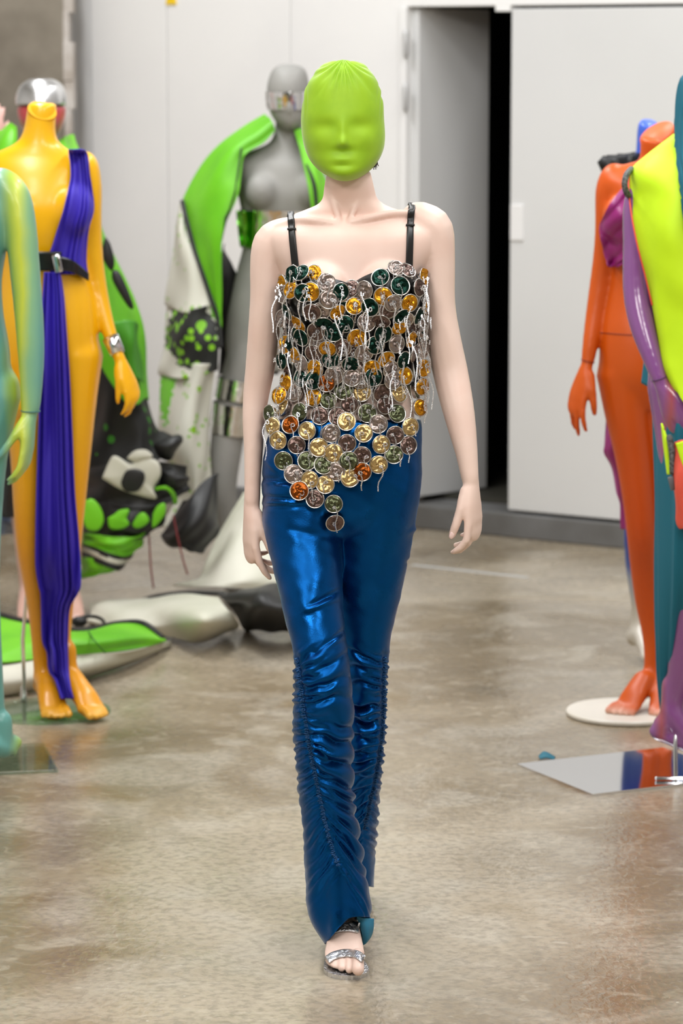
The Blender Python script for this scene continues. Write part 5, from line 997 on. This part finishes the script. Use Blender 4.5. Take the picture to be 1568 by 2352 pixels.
V, Fc = sheet([[(1392, 950, YO + .16), (1412, 955, YO + .12), (1440, 960, YO + .14)], [(1388, 1020, YO + .16), (1405, 1020, YO + .11), (1450, 1020, YO + .14)], [(1387, 1042, YO + .15), (1410, 1045, YO + .12), (1455, 1050, YO + .14)], [(1402, 1075, YO + .16), (1425, 1080, YO + .12), (1460, 1090, YO + .14)], [(1414, 1130, YO + .16), (1435, 1135, YO + .11), (1462, 1140, YO + .14)], [(1430, 1160, YO + .16), (1445, 1165, YO + .12), (1465, 1170, YO + .14)], [(1432, 1215, YO + .16), (1445, 1217, YO + .12), (1465, 1218, YO + .14)]], 24, 50, wob=.008); add('magenta_tail', V, Fc, mag, og, thick=.004)
wp = mat('white_enamel_base', (226, 220, 208), .35); c = FP(1440, 1641)
mb = MB(); mb.rings([[c + Vector((r * math.cos(q), r * math.sin(q), z)) for q in [2 * math.pi * j / 72 for j in range(72)]] for r, z in ((.172, .001), (.176, .004), (.176, .011), (.172, .015))]); mb.out('round_base', wp, og, smooth=False)

# ---------------------------------------------------------------- blue mannequin behind the orange one
YB = 9.75
bm_ = band_mat('blue_sprayed_paint', None, [(0.0, (214, 208, 198)), (.20, (190, 184, 172)), (.29, (150, 160, 180)), (.34, (60, 92, 170)), (.42, (28, 60, 150)), (1.2, (40, 80, 190)), (1.8, (66, 104, 214))], 2, rough=.35, noise_amt=.05)
bl_ = thing('mannequin', 'headless blue mannequin with a black ruffle collar behind the orange mannequin', 'mannequin', tuple(FP(1500, 1525)), group='painted mannequins')
B = MB()
B.torso(dense([(368, 1440, 1540, .05, .055), (390, 1430, 1590, .06, .06), (420, 1425, 1600, .08, .08), (480, 1430, 1595, .1, .09), (600, 1440, 1580, .085, .08), (760, 1425, 1585, .1, .115), (860, 1430, 1580, .1, .11), (900, 1450, 1560, .08, .09)], 3), YB)
B.tube([P(1500, 392, YB), P(1490, 350, YB), P(1487, 300, YB), P(1490, 278, YB - .01)], [(.07, .06), (.042, .045), (.034, .042), (.032, .038)], n=20, round_end=False)
limb(B, [(1475, 850, YB, .08), (1470, 1000, YB, .06), (1466, 1150, YB - .02, .046), (1462, 1230, YB - .02, .042), (1464, 1300, YB + .02, .04), (1470, 1380, YB + .04, .032), (1472, 1440, YB + .04, .025), (1468, 1468, YB + .04, .025)])
limb(B, [(1550, 850, YB, .08), (1555, 1000, YB, .06), (1555, 1150, YB - .02, .046), (1552, 1300, YB + .02, .04), (1550, 1460, YB + .04, .025)])
foot(B, P(1462, 1466, YB + .06), (.35, -1, 0), .05, .23, side=1, ank_r=.025); foot(B, P(1550, 1470, YB + .04), (0, -1, 0), .05, .23, side=-1, ank_r=.025)
V, Fc, E = remesh(B, .0055, 26); add('body', V, Fc, bm_, bl_)
mb = MB(); rs = random.Random(2); R = []
for i, (dy, rad) in enumerate(((0, .055), (.008, .085), (.02, .115), (.012, .128))):
    r = []
    for j in range(120):
        q = 2 * math.pi * j / 120; f_ = math.sin(q * 15) * (.003 + .022 * i / 3); r.append(P(1478, 372, YB - .01) + Vector((math.cos(q) * (rad + f_ * .5), math.sin(q) * (rad * .8 + f_ * .5), dy - .02 * i + f_ * 1.1 + .03 + .012 * math.cos(q))))
    R.append(r)
mb.rings(R, cap=False); mb.out('ruffle_collar', kblack, bl_, thick=.003)

# ---------------------------------------------------------------- purple mannequin at the right edge
YU = 8.1
pm = band_mat('purple_sprayed_paint', None, [(-.3, (132, 78, 140)), (-.11, (136, 82, 146)), (-.09, (142, 86, 146)), (-.072, (170, 82, 92)), (-.056, (138, 82, 140)), (.2, (136, 82, 140))], 0, rough=.22, noise_amt=.05, nscale=4, coat=.6)
pu = thing('mannequin', 'purple mannequin in teal hood, lime safety vest and teal skirt at the right edge', 'mannequin', tuple(FP(1590, 1775)), group='painted mannequins')
B = MB(); XC = 1622
B.torso(dense([(178, 1610, 1640, .03, .03), (190, 1582, 1664, .07, .07), (230, 1566, 1680, .1, .1), (280, 1570, 1676, .095, .085), (315, 1592, 1655, .07, .06), (340, 1594, 1652, .052, .052), (375, 1588, 1660, .054, .055), (395, 1540, 1710, .06, .06), (412, 1496, 1752, .07, .07), (440, 1480, 1768, .085, .085), (500, 1490, 1758, .11, .09), (570, 1500, 1745, .1, .085), (640, 1512, 1735, .085, .08), (720, 1500, 1745, .1, .1), (790, 1486, 1755, .11, .115), (860, 1488, 1755, .1, .11), (920, 1510, 1735, .08, .09)], 3), YU)
limb(B, [(1488, 430, YU - .01, .042, .048), (1464, 470, YU - .02, .038, .044), (1460, 560, YU - .03, .034, .040), (1460, 640, YU - .04, .035, .037), (1464, 690, YU - .05, .036, .036), (1476, 750, YU - .07, .034, .034), (1494, 810, YU - .09, .028, .03), (1514, 868, YU - .105, .0225, .025)])
hand(B, P(1520, 884, YU - .11), (.42, -.1, -1), (.55, .75, .1), (.7, -.6, 0), .20, (.0215, .019), fcurl=((.2, .4, .3), (.22, .4, .3), (.22, .4, .3), (.25, .4, .3)), spread=.03, thumb=(.4, .3))
limb(B, [(1560, 880, YU, .085), (1570, 1050, YU - .02, .066), (1575, 1250, YU - .03, .052), (1575, 1400, YU + .0, .048), (1566, 1520, YU + .03, .038), (1550, 1600, YU + .05, .029), (1540, 1650, YU + .06, .028)])
limb(B, [(1690, 880, YU, .085), (1690, 1050, YU - .02, .066), (1690, 1250, YU - .03, .052), (1690, 1400, YU + .0, .048), (1690, 1560, YU + .03, .034), (1690, 1660, YU + .03, .028)])
foot(B, P(1541, 1640, YU + .05), (.9, -.25, 0), .10, .235, side=-1, ank_r=.028); foot(B, P(1690, 1680, YU + .03), (.6, -.75, 0), .06, .235, side=1, ank_r=.028)
V, Fc, E = remesh(B, .004, 30, lambda V: np.where((proj(V)[1] > 890) & (proj(V)[1] < 1050), .45, 1.0)); add('body', V, Fc, pm, pu); ut = bvh(V, Fc)
hv = mat('fluorescent_lime_vest', (206, 246, 20), .55, col2=(196, 236, 14), nscale=5, bump=.12, bscale=18)
V, Fc = sheet([[(1548, 308, YU + .06), (1556, 310, YU - .02), (1566, 330, YU - .08), (1590, 360, YU - .11), (1640, 400, YU - .11)], [(1478, 362, YU + .05), (1510, 350, YU - .06), (1560, 370, YU - .13), (1600, 420, YU - .15), (1650, 440, YU - .14)], [(1448, 392, YU + .02), (1480, 400, YU - .09), (1540, 420, YU - .15), (1600, 470, YU - .17), (1660, 480, YU - .16)], [(1445, 430, YU - .02), (1485, 450, YU - .1), (1540, 470, YU - .16), (1600, 520, YU - .18), (1660, 540, YU - .17)], [(1452, 500, YU - .06), (1490, 520, YU - .12), (1540, 540, YU - .17), (1600, 560, YU - .18), (1660, 580, YU - .17)], [(1466, 570, YU - .08), (1500, 590, YU - .13), (1550, 600, YU - .17), (1600, 610, YU - .18), (1660, 620, YU - .17)], [(1484, 640, YU - .08), (1510, 650, YU - .13), (1555, 660, YU - .17), (1600, 670, YU - .18), (1660, 680, YU - .17)], [(1498, 700, YU - .08), (1518, 710, YU - .13), (1560, 720, YU - .16), (1600, 730, YU - .17), (1660, 740, YU - .16)], [(1516, 780, YU - .08), (1530, 785, YU - .13), (1565, 790, YU - .16), (1600, 800, YU - .17), (1660, 810, YU - .16)], [(1530, 840, YU - .1), (1540, 850, YU - .14), (1570, 870, YU - .16), (1600, 880, YU - .17), (1660, 880, YU - .16)], [(1552, 890, YU - .12), (1560, 905, YU - .15), (1575, 930, YU - .16), (1600, 940, YU - .17), (1660, 940, YU - .16)]], 50, 90, wob=.006)
vest = add('safety_vest', V, Fc, hv, pu, thick=.005)
crl = mat('coral_piping', (232, 84, 58), .55)
MB().tube(dpts([P(*q) for q in ((1447, 392, YU + .005), (1443, 430, YU - .03), (1451, 500, YU - .075), (1465, 570, YU - .095), (1483, 640, YU - .095), (1497, 700, YU - .095))]), [.0022] * 21, n=6).out('piping', crl, vest)
cord = mat('dark_grey_braided_cord', (52, 54, 54), .7, col2=(110, 112, 112), nscale=160)
MB().tube(dpts([P(*q) for q in ((1449, 388, YU + .0), (1438, 402, YU - .06), (1434, 425, YU - .075), (1440, 445, YU - .06), (1448, 452, YU - .02))]), [.008] * 17, n=10).out('braided_cord', cord, vest)
tealf = mat('teal_jersey', (0, 100, 122), .7)
V, Fc = sheet([[(1600, 150, YU + .02), (1625, 148, YU - .02), (1660, 160, YU + .02)], [(1566, 178, YU + .02), (1600, 170, YU - .1), (1680, 180, YU - .05)], [(1556, 210, YU + .02), (1590, 210, YU - .13), (1690, 210, YU - .08)], [(1551, 270, YU + .0), (1580, 280, YU - .14), (1692, 280, YU - .1)], [(1551, 340, YU - .04), (1575, 350, YU - .16), (1695, 350, YU - .1)], [(1556, 400, YU - .1), (1580, 410, YU - .19), (1700, 410, YU - .12)], [(1566, 460, YU - .16), (1590, 470, YU - .21), (1700, 470, YU - .14)], [(1574, 520, YU - .19), (1600, 530, YU - .22), (1690, 530, YU - .15)]], 60, 60, pleats=14, amp=.005); add('hood', V, Fc, tealf, pu, thick=.004)
V, Fc = sheet([[(1500, 900, YU + .12), (1530, 880, YU - .06), (1600, 880, YU - .13), (1720, 880, YU - .1)], [(1501, 1000, YU + .12), (1530, 1000, YU - .08), (1600, 1000, YU - .14), (1720, 1000, YU - .1)], [(1505, 1150, YU + .12), (1530, 1150, YU - .08), (1600, 1150, YU - .14), (1720, 1150, YU - .1)], [(1504, 1300, YU + .12), (1530, 1300, YU - .06), (1590, 1300, YU - .12), (1720, 1300, YU - .1)], [(1507, 1450, YU + .13), (1525, 1450, YU - .0), (1565, 1440, YU - .02), (1600, 1440, YU + .1)], [(1512, 1560, YU + .14), (1525, 1560, YU + .06), (1545, 1550, YU + .05), (1570, 1550, YU + .12)], [(1521, 1648, YU + .15), (1528, 1650, YU + .1), (1538, 1640, YU + .1), (1552, 1630, YU + .14)]], 50, 70, pleats=4, amp=.008); add('skirt', V, Fc, tealf, pu, thick=.004)
V, Fc = sheet([[(1490, 665, YU + .13), (1500, 665, YU + .1), (1520, 665, YU + .12)], [(1484, 780, YU + .14), (1500, 780, YU + .1), (1520, 780, YU + .12)], [(1473, 880, YU + .15), (1495, 890, YU + .1), (1520, 890, YU + .12)]], 10, 20); add('underskirt', V, Fc, tealf, pu, thick=.004)
V, Fc = sheet([[(1519, 972, YU - .13), (1524, 985, YU - .14), (1528, 1000, YU - .14)], [(1524, 1020, YU - .13), (1530, 1020, YU - .15), (1536, 1020, YU - .14)], [(1533, 1090, YU - .13), (1538, 1090, YU - .15), (1545, 1088, YU - .14)]], 8, 20); add('vest_strap', V, Fc, hv, pu, thick=.005)
MB().tube(dpts([P(*q) for q in ((1537, 1005, YU - .16), (1543, 1040, YU - .165), (1544, 1085, YU - .16))]), [.008] * 9, n=10).out('braided_cord', cord, pu)
MB().box(P(1543, 1110, YU - .16), .016, .01, .036, (Vector((.95, 0, .25)), Vector((0, 1, 0)), Vector((-.25, 0, .95))), .003).out('strap_buckle', mat('grey_plastic', (96, 98, 100), .5), pu)
crc = mat('coral_cloth', (232, 92, 72), .6, col2=(214, 70, 52), nscale=6)
V, Fc = sheet([[(1549, 1015, YU - .15), (1565, 1010, YU - .19), (1620, 1010, YU - .19)], [(1545, 1080, YU - .14), (1565, 1075, YU - .20), (1620, 1075, YU - .19)], [(1548, 1140, YU - .14), (1566, 1140, YU - .20), (1620, 1140, YU - .19)], [(1554, 1185, YU - .14), (1570, 1190, YU - .20), (1620, 1190, YU - .19)], [(1566, 1212, YU - .16), (1580, 1215, YU - .20), (1620, 1215, YU - .19)]], 24, 40, wob=.006); add('coral_panel', V, Fc, crc, pu, thick=.004)
V, Fc = sheet([[(1552, 1018, YU - .19), (1575, 1012, YU - .21), (1610, 1010, YU - .2)], [(1562, 1050, YU - .20), (1580, 1055, YU - .215), (1610, 1060, YU - .2)], [(1572, 1078, YU - .21), (1585, 1080, YU - .215), (1610, 1080, YU - .2)]], 10, 14); add('vest_flap', V, Fc, hv, pu, thick=.004)
# mirror base plate
mir = mat('mirror_steel', (225, 226, 230), .06, 1.0)
c0, c1, c2 = FP(1187, 1759), FP(1362, 1829), FP(1440, 1730); ax = (c1 - c0); lx = ax.length; ax.normalize(); ay = Vector((-ax.y, ax.x, 0)); 
lx2 = .40
mb = MB(); q0, q1 = FP(1187, 1759), FP(1360, 1829); q3 = FP(1437, 1731); q2 = q1 + (q3 - q0) * 1.35; q3 = q0 + (q3 - q0) * 1.35
mb.merge([q + Vector((0, 0, z)) for z in (.0, .006) for q in (q0, q1, q2, q3)], [(0, 1, 2, 3)[::-1], (4, 5, 6, 7), (0, 1, 5, 4), (1, 2, 6, 5), (2, 3, 7, 6), (3, 0, 4, 7)])
mb.out('mirror_base', mir, pu, smooth=False)
b0 = FP(1551, 1798); MB().tube([b0 + Vector((0, 0, .005)), b0 + Vector((0, .02, .10)), b0 + Vector((.01, .06, .2))], [.006, .006, .006], n=10).out('support_pole', chrome, pu)
MB().tube([b0 + Vector((-.05, 0, .012)), b0 + Vector((.05, 0, .012))], [.005, .005], n=8).out('pole_clamp', chrome, pu)

# joint lines of the mannequins
def seam_ring(par, c, ax, ra, rb, m):
    mb = MB(); ax = Vector(ax).normalized(); c = Vector(c); mb.tube([c - ax * .0012, c + ax * .0012], [(ra, rb), (ra, rb)], n=32, flat=(0, 1, 0), round_end=False); mb.out('wrist_joint', m, par)
seam_ring(tl, P(70, 944, YT - .056), (.03, 0, 1), .0252, .0280, mat('teal_joint_line', (60, 110, 108), .6))
seam_ring(og, P(1349.5, 829, YO - .031), (.25, 0, 1), .0200, .0225, mat('orange_joint_line', (140, 44, 2), .6))
seam_ring(pu, P(1514, 869, YU - .105), (-.35, 0, 1), .0220, .0245, mat('purple_joint_line', (84, 44, 92), .6))
strap_from_tree(ot, [(1378, 764), (1400, 766), (1430, 768), (1460, 770)], 1.2, .0012, 'waist_joint', MATS['orange_joint_line'], og, nu=3, thick=.001)
